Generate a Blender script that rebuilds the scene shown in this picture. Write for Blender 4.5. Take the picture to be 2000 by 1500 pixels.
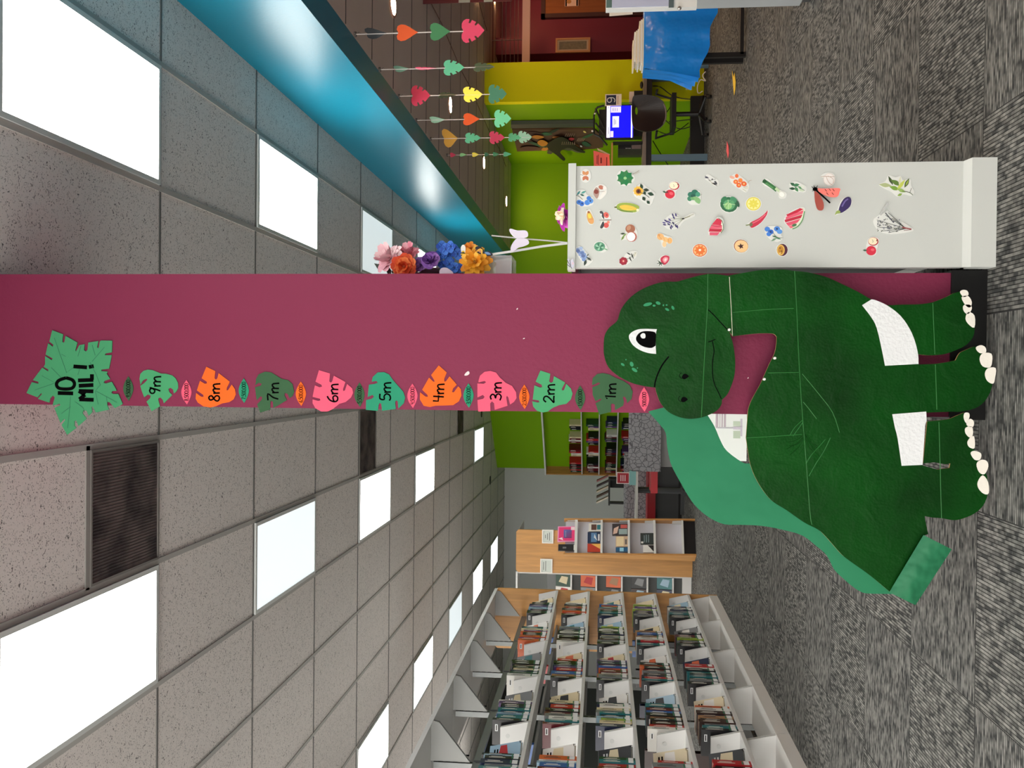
import bpy, math, random
from mathutils import Vector, Matrix
random.seed(7)
for _o in list(bpy.data.objects): bpy.data.objects.remove(_o, do_unlink=True)
SC = bpy.context.scene
COL = SC.collection
# ---------------------------------------------------------------- camera
FPX = 1765.0; CAMZ = 1.22
PITCH = math.radians(5.69); YAW = math.radians(0.62); ROLL = 0.0108
_f = Vector((-math.sin(YAW)*math.cos(PITCH), math.cos(YAW)*math.cos(PITCH), math.sin(PITCH)))
_r = Vector((math.cos(YAW), math.sin(YAW), 0)); _u = _r.cross(_f)
_r2 = _r*math.cos(ROLL)+_u*math.sin(ROLL); _u2 = _u*math.cos(ROLL)-_r*math.sin(ROLL)
CP = Vector((0, 0, CAMZ))
cam = bpy.data.cameras.new('camera'); camo = bpy.data.objects.new('camera', cam); COL.objects.link(camo)
cam.sensor_fit = 'HORIZONTAL'; cam.sensor_width = 36; cam.lens = FPX/2000*36; cam.clip_start = 0.05; cam.clip_end = 100
# the photograph is turned on its side: picture right is world down, picture up is world right
_X, _Y, _Z = -_u2, _r2, -_f
camo.matrix_world = Matrix(((_X.x, _Y.x, _Z.x, 0), (_X.y, _Y.y, _Z.y, 0), (_X.z, _Y.z, _Z.z, CAMZ), (0, 0, 0, 1)))
SC.camera = camo
# ---------------------------------------------------------------- world, exposure
w = bpy.data.worlds.new('world'); SC.world = w; w.use_nodes = True
w.node_tree.nodes['Background'].inputs[0].default_value = (0.75, 0.8, 0.85, 1)
w.node_tree.nodes['Background'].inputs[1].default_value = 0.15
SC.view_settings.view_transform = 'Standard'; SC.view_settings.look = 'None'
SC.view_settings.gamma = 1; SC.view_settings.use_curve_mapping = False
SC.view_settings.exposure = 0.0
try:
    SC.cycles.use_denoising = True; SC.cycles.max_bounces = 8; SC.cycles.diffuse_bounces = 5
    SC.cycles.sample_clamp_indirect = 4; SC.cycles.caustics_reflective = False; SC.cycles.caustics_refractive = False
except Exception: pass
PANEL = 13.0        # brightness of the ceiling light diffusers
FILL_WINDOW = 6.0       # glow of the unseen windows added to brighten the room
SPOT = 200.0        # brightness of the small recessed lights

def at(px, py, x=None, y=None, z=None):
    """the point of the place seen at a photo pixel, on the plane x=, y= or z="""
    U = 1500-py; V = px
    d = _f+_r2*((U-750)/FPX)-_u2*((V-1000)/FPX)
    if x is not None: t = (x-CP.x)/d.x
    elif y is not None: t = (y-CP.y)/d.y
    else: t = (z-CP.z)/d.z
    return CP+d*t

# ---------------------------------------------------------------- materials
def lin(c):
    c = c/255.0
    return c/12.92 if c <= 0.04045 else ((c+0.055)/1.055)**2.4
_M = {}
def mat(rgb, rough=0.6, metal=0.0, emit=0, bump=None, alpha=1.0, spec=0.5, vary=None, trans=0):
    key = (rgb, rough, metal, emit, bump, alpha, spec, vary, trans)
    if key in _M: return _M[key]
    m = bpy.data.materials.new('surface'); m.use_nodes = True
    nt = m.node_tree; b = nt.nodes['Principled BSDF']
    c = (lin(rgb[0]), lin(rgb[1]), lin(rgb[2]), 1)
    b.inputs['Base Color'].default_value = c; b.inputs['Roughness'].default_value = rough
    b.inputs['Metallic'].default_value = metal; b.inputs['Specular IOR Level'].default_value = spec
    if trans: b.inputs['Transmission Weight'].default_value = trans
    if alpha < 1: b.inputs['Alpha'].default_value = alpha
    if emit:
        b.inputs['Emission Color'].default_value = c; b.inputs['Emission Strength'].default_value = emit
    if vary or bump:
        tc = nt.nodes.new('ShaderNodeTexCoord')
    if vary:  # (scale, amount)
        n = nt.nodes.new('ShaderNodeTexNoise'); n.inputs['Scale'].default_value = vary[0]; n.inputs['Detail'].default_value = 4
        nt.links.new(tc.outputs['Object'], n.inputs['Vector'])
        mx = nt.nodes.new('ShaderNodeMix'); mx.data_type = 'RGBA'
        a = vary[1]
        mx.inputs[6].default_value = (c[0]*(1-a), c[1]*(1-a), c[2]*(1-a), 1)
        mx.inputs[7].default_value = (min(1, c[0]*(1+a)), min(1, c[1]*(1+a)), min(1, c[2]*(1+a)), 1)
        nt.links.new(n.outputs['Fac'], mx.inputs[0]); nt.links.new(mx.outputs[2], b.inputs['Base Color'])
    if bump:  # (scale, strength, distance)
        n = nt.nodes.new('ShaderNodeTexNoise'); n.inputs['Scale'].default_value = bump[0]; n.inputs['Detail'].default_value = 2
        nt.links.new(tc.outputs['Object'], n.inputs['Vector'])
        bp = nt.nodes.new('ShaderNodeBump'); bp.inputs['Strength'].default_value = bump[1]; bp.inputs['Distance'].default_value = bump[2]
        nt.links.new(n.outputs['Fac'], bp.inputs['Height']); nt.links.new(bp.outputs[0], b.inputs['Normal'])
    _M[key] = m
    return m

def wood(rgb, axis='z', dark=0.72):
    key = ('wood', rgb, axis)
    if key in _M: return _M[key]
    m = bpy.data.materials.new('oak'); m.use_nodes = True; nt = m.node_tree; b = nt.nodes['Principled BSDF']
    tc = nt.nodes.new('ShaderNodeTexCoord'); mp = nt.nodes.new('ShaderNodeMapping')
    sc = {'z': (14, 14, 1.2), 'x': (1.2, 14, 14), 'y': (14, 1.2, 14)}[axis]
    mp.inputs['Scale'].default_value = sc
    n = nt.nodes.new('ShaderNodeTexNoise'); n.inputs['Scale'].default_value = 1.6; n.inputs['Detail'].default_value = 6
    n.inputs['Distortion'].default_value = 0.6
    cr = nt.nodes.new('ShaderNodeValToRGB')
    c = [lin(v) for v in rgb]
    cr.color_ramp.elements[0].position = 0.3; cr.color_ramp.elements[0].color = (c[0]*dark, c[1]*dark, c[2]*dark, 1)
    cr.color_ramp.elements[1].position = 0.72; cr.color_ramp.elements[1].color = (c[0], c[1], c[2], 1)
    nt.links.new(tc.outputs['Object'], mp.inputs[0]); nt.links.new(mp.outputs[0], n.inputs['Vector'])
    nt.links.new(n.outputs['Fac'], cr.inputs[0]); nt.links.new(cr.outputs[0], b.inputs['Base Color'])
    b.inputs['Roughness'].default_value = 0.42
    _M[key] = m
    return m

def carpet_mat():
    m = bpy.data.materials.new('carpet'); m.use_nodes = True; nt = m.node_tree; b = nt.nodes['Principled BSDF']
    N = nt.nodes.new; L = nt.links.new
    def mth(op, a, c=None, v=None):
        n = N('ShaderNodeMath'); n.operation = op
        if isinstance(a, (int, float)): n.inputs[0].default_value = a
        else: L(a, n.inputs[0])
        if c is not None:
            if isinstance(c, (int, float)): n.inputs[1].default_value = c
            else: L(c, n.inputs[1])
        return n.outputs[0]
    tc = N('ShaderNodeTexCoord'); sp = N('ShaderNodeSeparateXYZ'); L(tc.outputs['Object'], sp.inputs[0])
    x, y = sp.outputs[0], sp.outputs[1]
    tx = mth('DIVIDE', mth('SUBTRACT', x, 0.84), 0.636); ty = mth('DIVIDE', mth('SUBTRACT', y, 3.07), 0.61)
    fx, fy = mth('FLOOR', tx), mth('FLOOR', ty)
    par = mth('MODULO', mth('ABSOLUTE', mth('ADD', fx, fy)), 2.0)
    par = mth('GREATER_THAN', par, 0.5)            # 1 = ribs across (x), 0 = ribs along y
    def mix(a, c):                                   # par ? a : c
        n = N('ShaderNodeMix'); n.data_type = 'FLOAT'; L(par, n.inputs[0]); L(c, n.inputs[2]); L(a, n.inputs[3]); return n.outputs[0]
    u = mix(x, y); v = mix(y, x)
    # yarn dashes per rib
    rib = mth('MULTIPLY', v, 82.0); ribi = mth('FLOOR', rib); ribf = mth('FRACT', rib)
    cv = N('ShaderNodeCombineXYZ'); L(mth('MULTIPLY', u, 22.0), cv.inputs[0]); L(mth('MULTIPLY', ribi, 3.71), cv.inputs[1]); L(mth('ADD', fx, mth('MULTIPLY', fy, 3.3)), cv.inputs[2])
    n1 = N('ShaderNodeTexNoise'); n1.inputs['Scale'].default_value = 1.0; n1.inputs['Detail'].default_value = 2; L(cv.outputs[0], n1.inputs['Vector'])
    r1 = N('ShaderNodeValToRGB'); r1.color_ramp.elements[0].position = 0.36; r1.color_ramp.elements[1].position = 0.66
    r1.color_ramp.elements[0].color = (lin(64), lin(65), lin(65), 1); r1.color_ramp.elements[1].color = (lin(138), lin(137), lin(133), 1)
    L(n1.outputs['Fac'], r1.inputs[0])
    g = N('ShaderNodeValToRGB'); e = g.color_ramp.elements
    e[0].position = 0.0; e[0].color = (0.16, 0.16, 0.16, 1); e[1].position = 0.34; e[1].color = (1, 1, 1, 1)
    e2 = e.new(0.16); e2.color = (0.18, 0.18, 0.18, 1)
    L(ribf, g.inputs[0])
    mx = N('ShaderNodeMix'); mx.data_type = 'RGBA'; mx.blend_type = 'MULTIPLY'; mx.inputs[0].default_value = 1
    L(r1.outputs[0], mx.inputs[6]); L(g.outputs[0], mx.inputs[7])
    # large cloudy variation
    n2 = N('ShaderNodeTexNoise'); n2.inputs['Scale'].default_value = 9; n2.inputs['Detail'].default_value = 3; L(tc.outputs['Object'], n2.inputs['Vector'])
    r2 = N('ShaderNodeValToRGB'); r2.color_ramp.elements[0].position = 0.3; r2.color_ramp.elements[1].position = 0.7
    r2.color_ramp.elements[0].color = (0.86, 0.86, 0.86, 1); r2.color_ramp.elements[1].color = (1.06, 1.06, 1.05, 1); L(n2.outputs['Fac'], r2.inputs[0])
    m2 = N('ShaderNodeMix'); m2.data_type = 'RGBA'; m2.blend_type = 'MULTIPLY'; m2.inputs[0].default_value = 1
    L(mx.outputs[2], m2.inputs[6]); L(r2.outputs[0], m2.inputs[7])
    # seams between carpet tiles
    def seam(t, w):
        fr = mth('FRACT', t); return mth('LESS_THAN', fr, w)
    sm = mth('MAXIMUM', seam(tx, 0.006), seam(ty, 0.007))
    m3 = N('ShaderNodeMix'); m3.data_type = 'RGBA'; L(sm, m3.inputs[0]); L(m2.outputs[2], m3.inputs[6]); m3.inputs[7].default_value = (0.035, 0.035, 0.035, 1)
    L(m3.outputs[2], b.inputs['Base Color']); b.inputs['Roughness'].default_value = 0.95; b.inputs['Specular IOR Level'].default_value = 0.1
    bp = N('ShaderNodeBump'); bp.inputs['Strength'].default_value = 0.5; bp.inputs['Distance'].default_value = 0.004
    L(g.outputs[0], bp.inputs['Height']); L(bp.outputs[0], b.inputs['Normal'])
    return m

def tile_mat(rgb):
    m = bpy.data.materials.new('acoustic_tile'); m.use_nodes = True; nt = m.node_tree; b = nt.nodes['Principled BSDF']
    N = nt.nodes.new; L = nt.links.new
    tc = N('ShaderNodeTexCoord')
    mp = N('ShaderNodeMapping'); mp.inputs['Scale'].default_value = (1, 1, 1); L(tc.outputs['Object'], mp.inputs[0])
    n = N('ShaderNodeTexNoise'); n.inputs['Scale'].default_value = 68; n.inputs['Detail'].default_value = 3; n.inputs['Distortion'].default_value = 2.2
    L(mp.outputs[0], n.inputs['Vector'])
    r = N('ShaderNodeValToRGB'); c = [lin(v) for v in rgb]
    e = r.color_ramp.elements; e[0].position = 0.35; e[0].color = (c[0]*0.2, c[1]*0.2, c[2]*0.2, 1)
    e[1].position = 0.415; e[1].color = (c[0], c[1], c[2], 1)
    L(n.outputs['Fac'], r.inputs[0])
    L(r.outputs[0], b.inputs['Base Color']); b.inputs['Roughness'].default_value = 0.9; b.inputs['Specular IOR Level'].default_value = 0.1
    return m

# ---------------------------------------------------------------- geometry builder
class G:
    def __init__(s): s.v = []; s.f = []; s.m = []
    def add(s, vs, fs, m=0):
        o = len(s.v); s.v += [tuple(p) for p in vs]
        for f in fs: s.f.append([i+o for i in f]); s.m.append(m)
        return s
    def box(s, x0, x1, y0, y1, z0, z1, m=0):
        v = [(x0, y0, z0), (x1, y0, z0), (x1, y1, z0), (x0, y1, z0), (x0, y0, z1), (x1, y0, z1), (x1, y1, z1), (x0, y1, z1)]
        return s.add(v, [(0, 3, 2, 1), (4, 5, 6, 7), (0, 1, 5, 4), (1, 2, 6, 5), (2, 3, 7, 6), (3, 0, 4, 7)], m)
    def poly(s, pts, off, m=0, ms=None):
        """a flat outline with thickness: pts (3d) pushed by the vector off"""
        pts = [Vector(p) for p in pts]; n = len(pts); off = Vector(off)
        o = len(s.v); s.v += [tuple(p) for p in pts]+[tuple(p+off) for p in pts]
        s.f.append([o+i for i in range(n)]); s.m.append(m)
        s.f.append([o+n+i for i in reversed(range(n))]); s.m.append(m)
        for i in range(n):
            j = (i+1) % n
            s.f.append([o+j, o+i, o+n+i, o+n+j]); s.m.append(m if ms is None else ms)
        return s
    def tube(s, path, r, m=0, seg=8, r2=None):
        path = [Vector(p) for p in path]; n = len(path); o = len(s.v)
        for i, p in enumerate(path):
            d = (path[min(i+1, n-1)]-path[max(i-1, 0)]).normalized()
            a = Vector((0, 0, 1)) if abs(d.z) < 0.9 else Vector((1, 0, 0))
            e1 = d.cross(a).normalized(); e2 = d.cross(e1)
            rr = r if r2 is None else r+(r2-r)*i/max(1, n-1)
            for k in range(seg):
                t = 2*math.pi*k/seg; s.v.append(tuple(p+e1*rr*math.cos(t)+e2*rr*math.sin(t)))
        for i in range(n-1):
            for k in range(seg):
                a, b = o+i*seg+k, o+i*seg+(k+1) % seg
                s.f.append([a, b, b+seg, a+seg]); s.m.append(m)
        s.f.append([o+k for k in reversed(range(seg))]); s.m.append(m)
        s.f.append([o+(n-1)*seg+k for k in range(seg)]); s.m.append(m)
        return s
    def disc(s, c, r, axis, h, m=0, seg=24, r2=None):
        c = Vector(c); axis = Vector(axis).normalized()
        return s.tube([c, c+axis*h], r, m, seg, r2)
    def ell(s, c, rx, ry, rz, m=0, nu=14, nv=8):
        o = len(s.v)
        for i in range(nv+1):
            th = math.pi*i/nv
            for k in range(nu):
                ph = 2*math.pi*k/nu
                s.v.append((c[0]+rx*math.sin(th)*math.cos(ph), c[1]+ry*math.sin(th)*math.sin(ph), c[2]+rz*math.cos(th)))
        for i in range(nv):
            for k in range(nu):
                a, b = o+i*nu+k, o+i*nu+(k+1) % nu
                s.f.append([a, a+nu, b+nu, b]); s.m.append(m)
        return s
    def xf(s, M):
        s.v = [tuple(M @ Vector(p)) for p in s.v]; return s
    def bounds(s):
        return [(min(p[i] for p in s.v), max(p[i] for p in s.v)) for i in range(3)]

def link(name, g, mats, origin=(0, 0, 0), parent=None, smooth=False):
    me = bpy.data.meshes.new(name); o = Vector(origin)
    me.from_pydata([tuple(Vector(p)-o) for p in g.v], [], g.f)
    if not isinstance(mats, (list, tuple)): mats = [mats]
    for m in mats: me.materials.append(m)
    if len(mats) > 1: me.polygons.foreach_set('material_index', g.m)
    if smooth: me.polygons.foreach_set('use_smooth', [True]*len(me.polygons))
    me.update(); me.validate()
    ob = bpy.data.objects.new(name, me); COL.objects.link(ob)
    if parent is not None: ob.parent = parent
    else: ob.location = o
    return ob

def tag(o, label, cat, group=None, kind=None):
    o['label'] = label; o['category'] = cat
    if group: o['group'] = group
    if kind: o['kind'] = kind
    return o
def one(name, g, mats, label, cat, group=None, smooth=False, kind=None):
    """a thing that is one mesh"""
    b = g.bounds(); org = ((b[0][0]+b[0][1])/2, (b[1][0]+b[1][1])/2, b[2][0])
    return tag(link(name, g, mats, org, None, smooth), label, cat, group, kind)
def struct(name, g, mats):
    o = link(name, g, mats, (0, 0, 0)); o['kind'] = 'structure'; return o
class Thing:
    """an Empty at the base of a thing; part() takes world points, lpart() points in the thing's own frame"""
    def __init__(s, name, loc, label, cat, group=None, rz=0):
        s.o = bpy.data.objects.new(name, None); COL.objects.link(s.o); s.o.location = loc; s.o.rotation_euler = (0, 0, rz)
        s.o.empty_display_size = 0.05; s.loc = Vector(loc); s.inv = (Matrix.Translation(s.loc) @ Matrix.Rotation(rz, 4, 'Z')).inverted()
        tag(s.o, label, cat, group)
    def part(s, name, g, mats, parent=None, label=None, smooth=False):
        g.xf(s.inv); return s.lpart(name, g, mats, parent, label, smooth)
    def lpart(s, name, g, mats, parent=None, label=None, smooth=False):
        ob = link(name, g, mats, (0, 0, 0), parent if parent is not None else s.o, smooth)
        if label: ob['label'] = label
        return ob
def tree_copy(root):
    c = root.copy(); COL.objects.link(c)
    for ch in root.children:
        d = ch.copy(); COL.objects.link(d); d.parent = c
        for gch in ch.children:
            e = gch.copy(); COL.objects.link(e); e.parent = d
    return c

def smooth_outline(pts, closed=True, n=5):
    """Catmull-Rom through pts; a point given as (x, y, 1) stays a corner"""
    P = [(p[0], p[1]) for p in pts]; C = [len(p) > 2 and p[2] for p in pts]; N = len(P); out = []
    rng = N if closed else N-1
    for i in range(rng):
        p1, p2 = P[i], P[(i+1) % N]
        p0 = p1 if C[i] or (not closed and i == 0) else P[i-1]
        p3 = p2 if C[(i+1) % N] or (not closed and i+2 >= N) else P[(i+2) % N]
        for k in range(n):
            t = k/n
            out.append(tuple(0.5*(2*p1[j]+(-p0[j]+p2[j])*t+(2*p0[j]-5*p1[j]+4*p2[j]-p3[j])*t*t+(-p0[j]+3*p1[j]-3*p2[j]+p3[j])*t**3) for j in (0, 1)))
    if not closed: out.append(P[-1])
    return out
def on_y(pts, Y): return [at(p[0], p[1], y=Y) for p in pts]
def ribbon2d(pts, w):
    """outline (2d) of a stroke of width w along pts"""
    L, R = [], []; n = len(pts)
    for i in range(n):
        a = Vector(pts[max(i-1, 0)]); b = Vector(pts[min(i+1, n-1)]); d = b-a
        if d.length < 1e-6: d = Vector((1, 0))
        d.normalize(); q = Vector((-d.y, d.x))*(w/2 if not callable(w) else w(i/(n-1))/2); p = Vector(pts[i])
        L.append(tuple(p+q)); R.append(tuple(p-q))
    return L, R
def stroke(g, pts, w, Y, th=0.0006, m=0, plane=on_y):
    L, R = ribbon2d(pts, w); n = len(L)
    A = plane(L, Y); B = plane(R, Y); d = Vector((0, -th, 0))
    vs = [p for i in range(n) for p in (A[i], B[i], A[i]+d, B[i]+d)]
    fs = []
    for i in range(n-1):
        o = 4*i; fs += [(o, o+4, o+5, o+1), (o+2, o+3, o+7, o+6), (o, o+2, o+6, o+4), (o+1, o+5, o+7, o+3)]
    fs += [(0, 1, 3, 2), (4*n-4, 4*n-2, 4*n-1, 4*n-3)]
    return g.add(vs, fs, m)
def ellpts(cx, cy, rx, ry, rot=0, n=16):
    return [(cx+rx*math.cos(2*math.pi*k/n)*math.cos(rot)-ry*math.sin(2*math.pi*k/n)*math.sin(rot),
             cy+rx*math.cos(2*math.pi*k/n)*math.sin(rot)+ry*math.sin(2*math.pi*k/n)*math.cos(rot)) for k in range(n)]

# handwriting: strokes in a box 1 high, x to the reader's right, y up
FONT = {
 '0': (.62, [[(.3, 1), (.08, .8), (.03, .45), (.15, .08), (.35, 0), (.52, .2), (.57, .55), (.48, .88), (.3, 1)]]),
 '1': (.42, [[(.05, .78), (.25, 1), (.25, 0)]]),
 '2': (.62, [[(.06, .75), (.2, .98), (.42, .95), (.5, .7), (.3, .35), (.05, .03), (.3, .06), (.58, .05)]]),
 '3': (.6, [[(.08, .9), (.3, 1), (.48, .82), (.4, .6), (.2, .52), (.45, .45), (.54, .22), (.35, .0), (.05, .1)]]),
 '4': (.62, [[(.1, 1), (.1, .5), (.55, .5)], [(.45, 1), (.45, 0)]]),
 '5': (.6, [[(.52, 1), (.14, .97), (.1, .58), (.35, .6), (.53, .4), (.45, .1), (.2, 0), (.04, .1)]]),
 '6': (.6, [[(.45, 1), (.18, .75), (.06, .35), (.15, .05), (.4, .02), (.52, .25), (.4, .45), (.15, .38), (.08, .3)]]),
 '7': (.6, [[(.05, .95), (.55, 1), (.3, .5), (.2, 0)]]),
 '8': (.6, [[(.45, .85), (.3, 1), (.12, .85), (.2, .6), (.45, .35), (.45, .1), (.28, 0), (.08, .15), (.15, .42), (.42, .7), (.45, .85)]]),
 '9': (.6, [[(.48, .85), (.3, 1), (.1, .85), (.12, .6), (.32, .52), (.48, .8), (.5, 1), (.42, .45), (.3, 0)]]),
 'm': (.95, [[(.05, .6), (.1, 0)], [(.07, .4), (.25, .62), (.38, .55), (.4, 0)], [(.4, .4), (.58, .62), (.73, .55), (.8, .0)]]),
 ',': (.25, [[(.12, .1), (.06, -.15)]]),
 'M': (.85, [[(.08, 0), (.1, 1)], [(.1, 1), (.4, .35)], [(.4, .35), (.7, 1)], [(.7, 1), (.76, 0)]]),
 'I': (.3, [[(.13, 1), (.13, 0)]]), 'L': (.58, [[(.1, 1), (.1, 0)], [(.1, .03), (.52, .03)]]),
 '!': (.3, [[(.13, 1), (.15, .3)], [(.15, .16), (.15, .0)]]),
 'O': (.72, [[(.35, 1), (.1, .85), (.03, .5), (.12, .12), (.38, 0), (.62, .15), (.68, .5), (.58, .88), (.35, 1)]]),
 ' ': (.4, []), '-': (.5, [[(.05, .5), (.45, .5)]]),
 'A': (.7, [[(.02, 0), (.32, 1), (.62, 0)], [(.12, .35), (.52, .35)]]), 'E': (.6, [[(.52, 1), (.08, 1), (.08, 0), (.54, 0)], [(.08, .52), (.45, .52)]]),
 'B': (.65, [[(.08, 0), (.08, 1), (.45, .95), (.5, .72), (.1, .52), (.5, .45), (.55, .12), (.08, 0)]]), 'K': (.62, [[(.08, 1), (.08, 0)], [(.55, 1), (.1, .45), (.58, 0)]]),
 'S': (.6, [[(.52, .85), (.3, 1), (.08, .8), (.2, .55), (.45, .42), (.5, .15), (.3, 0), (.04, .15)]]), 'R': (.65, [[(.08, 0), (.08, 1), (.45, .95), (.5, .7), (.1, .5), (.58, 0)]]),
 'D': (.68, [[(.08, 0), (.08, 1), (.42, .92), (.6, .5), (.42, .08), (.08, 0)]]), 'V': (.65, [[(.03, 1), (.32, 0), (.6, 1)]]), 'T': (.6, [[(.02, 1), (.58, 1)], [(.3, 1), (.3, 0)]]),
 'N': (.7, [[(.08, 0), (.08, 1), (.58, 0), (.58, 1)]]), 'C': (.65, [[(.58, .85), (.35, 1), (.08, .7), (.08, .3), (.35, 0), (.58, .15)]]), 'H': (.68, [[(.08, 0), (.08, 1)], [(.58, 0), (.58, 1)], [(.08, .5), (.58, .5)]]),
}
def handwriting(g, text, cx, cy, h, w, Y, ang=0.0, sx=1.0, th=0.0006, m=0, smooth=True):
    """text centred on photo pixel (cx, cy); letters stand with their tops towards picture left"""
    tot = sum(FONT[c][0] for c in text)*h*sx; x = -tot/2
    ca, sa = math.cos(ang), math.sin(ang)
    k = 0
    for c in text:
        adv, sts = FONT[c]
        for st in sts:
            q = []
            for (a, b) in st:
                X = x+a*h*sx; Yv = (b-.5)*h
                X, Yv = X*ca-Yv*sa, X*sa+Yv*ca
                q.append((cx-Yv, cy-X))
            if smooth and len(q) > 3: q = smooth_outline(q, False, 3)
            stroke(g, q, w, Y-0.00007*(k % 4), th, m); k += 1
        x += adv*h*sx
    return g

# shared colours
WHITE = mat((226, 226, 222), 0.45); STEEL = mat((214, 214, 212), 0.4); INK = mat((7, 7, 8), 0.8, spec=0.03)
BLACK = mat((16, 16, 17), 0.5); DGREY = mat((70, 72, 74), 0.5); MGREY = mat((120, 122, 124), 0.5)
OAK = wood((206, 150, 84)); OAKX = wood((206, 150, 84), 'x')
PURPLE = mat((127, 43, 73), 0.5, bump=(80, 0.35, 0.003), spec=0.2)
TEAL = mat((0, 128, 156), 0.34, bump=(60, 0.15, 0.003), spec=0.32)
GREENW = mat((116, 162, 8), 0.6, bump=(50, 0.1, 0.002), spec=.15); LITGREENW = mat((196, 198, 6), 0.6, bump=(50, 0.1, 0.002), spec=.15)  # the second is the same green paint, warm light put into its colour
MAROON = mat((112, 26, 50), 0.6, bump=(50, 0.1, 0.002)); GREYW = mat((206, 208, 206), 0.7)

# ================================================================ SETTING
CZ = 3.38; SZ = 2.75
struct('floor', G().box(-7, 6.5, -6, 21, -0.1, 0), carpet_mat())
g = G()
g.box(-7, 1.9, -6, 21, CZ, CZ+0.1)
struct('ceiling', g, tile_mat((232, 226, 222)))
struct('ceiling_low', G().box(2.05, 6.5, -6, 14.9, SZ, SZ+0.1), mat((206, 192, 184), 0.9, vary=(3, 0.06)))
# ceiling grid: long tees every 0.61 m, cross tees every 1.22 m
XG = [-0.326+0.607*k for k in range(-11, 4)]; YG = [3.01+1.22*k for k in range(-7, 15)]
g = G()
for X in XG: g.box(X-0.013, X+0.013, -6, 21, CZ-0.006, CZ)
struct('trim_1', g, mat((176, 174, 170), 0.6))
g = G()
for Y in YG: g.box(-7, 1.9, Y-0.008, Y+0.008, CZ-0.004, CZ)
struct('trim_2', g, mat((110, 108, 106), 0.7))
g = G()
for k in range(-18, 19): g.box(2.06, 6.4, 3.4+0.61*k-0.005, 3.4+0.61*k+0.005, SZ-0.003, SZ)
struct('trim_3', g, mat((84, 76, 72), 0.8))
# the painted drop beam between the high and the low ceiling
struct('wall_bulkhead', G().box(1.875, 2.05, -6, 14.9, SZ, CZ+0.1), TEAL)
# walls
struct('wall_left', G().box(-7.1, -7, -6, 21, 0, CZ), mat((74, 76, 76), 0.8))
struct('wall_back', G().box(-7, 6.5, -6.1, -6, 0, CZ), mat((190, 186, 180), 0.8))
for k, (x0, x1) in enumerate(((-6.2, -3.6), (-3.3, -0.7), (-0.4, 2.2))):  # unseen glowing panes added to brighten the column and cabinet fronts
    o = struct('window_%d' % (k+1), G().box(x0, x1, -5.995, -5.985, 0.6, 3.0), mat((250, 247, 241), .3, emit=FILL_WINDOW))
    g = G(); g.box(x0-.06, x1+.06, -5.999, -5.95, 3.0, 3.06).box(x0-.06, x1+.06, -5.999, -5.92, .54, .6)
    for xx in (x0-.06, (x0+x1)/2-.03, x1): g.box(xx, xx+.06, -5.999, -5.95, .6, 3.0)
    link('window_frame', g, mat((200, 200, 196), .4), (0, 0, 0), o)
for k, (y0, y1) in enumerate(((-5.6, -3.0), (-2.6, 0.0), (0.4, 3.0), (8.8, 11.4), (11.7, 14.3))):  # more unseen panes, added to lift the ceiling and the far end
    o = struct('window_%d' % (k+4), G().box(-6.995, -6.985, y0, y1, 0.6, 3.2), mat((250, 247, 241), .3, emit=FILL_WINDOW*(1.5 if k < 3 else .5)))
    g = G(); g.box(-6.999, -6.95, y0-.06, y1+.06, 3.2, 3.26).box(-6.999, -6.92, y0-.06, y1+.06, .54, .6)
    for yy in (y0-.06, (y0+y1)/2-.03, y1): g.box(-6.999, -6.95, yy, yy+.06, .6, 3.2)
    link('window_frame', g, mat((200, 200, 196), .4), (0, 0, 0), o)
struct('wall_right', G().box(6.5, 6.6, -6, 15, 0, CZ), MAROON)
g = G(); g.box(-7, -1.95, 20.2, 20.3, 0, CZ); struct('wall_grey', g, GREYW)
g = G(); g.poly([(-1.95, 18.72, 0), (-0.55, 17.22, 0), (0.6, 16.0, 0), (0.6, 14.85, 0), (0.75, 14.85, 0), (0.75, 16.1, 0), (-0.5, 17.35, 0), (-1.9, 18.82, 0), (-1.9, 20.2, 0), (-1.95, 20.2, 0)], (0, 0, CZ))
struct('wall_slanted', g, GREENW)
struct('wall_far', G().box(0.752, 3.46, 14.85, 14.95, 0, CZ), GREENW)
struct('wall_side', G().box(3.46, 3.58, 11.56, 14.9, 0, SZ), GREENW)
a = at(941, 126, y=11.5); struct('wall_lit_green', G().box(3.458, a.x, 11.45, 11.56, 0, SZ), LITGREENW)
struct('wall_maroon', G().box(3.58, 6.5, 13.35, 13.45, 0, SZ), MAROON)
p0 = at(1085, 71, y=12.6); p1 = at(1085, 104, y=12.6)
struct('wall_pier', G().box(p1.x, p0.x, 12.6, 13.35, 0, SZ), MAROON)
struct('wall_return', G().box(3.58, p1.x, 12.9, 13.35, 0, SZ), mat((190, 60, 92), 0.55))  # maroon paint in a brighter tone, the light on it put into the colour
g = G(); g.box(3.6, 6.4, 12.1, 12.16, at(1035, 60, y=12.1).z, at(1020, 60, y=12.1).z)
struct('trim_4', g, mat((240, 190, 172), 0.5))
g = G(); g.box(3.6, 6.4, 12.2, 12.3, at(962, 60, y=12.2).z, SZ)
struct('trim_5', g, mat((116, 84, 88), 0.6))
# cable rails over the doorway
t = Thing('cable_rail', (4.6, 12.15, at(1022, 60, y=12.15).z), 'row of thin steel cables above the pale pink beam in the maroon room', 'cable railing')
for k, px in enumerate((981, 988, 997, 1005, 1012)):
    zz = at(px, 60, y=12.15).z
    t.part('cable', G().tube([(3.65, 12.15, zz), (6.3, 12.15, zz)], 0.005, seg=6), mat((150, 130, 128), 0.4, metal=0.6))
for xx in (3.66, 4.5, 5.35, 6.28): t.part('post', G().tube([(xx, 12.15, at(1022, 60, y=12.15).z), (xx, 12.15, at(962, 60, y=12.15).z)], 0.007, seg=6), mat((110, 80, 80), 0.5))
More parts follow.
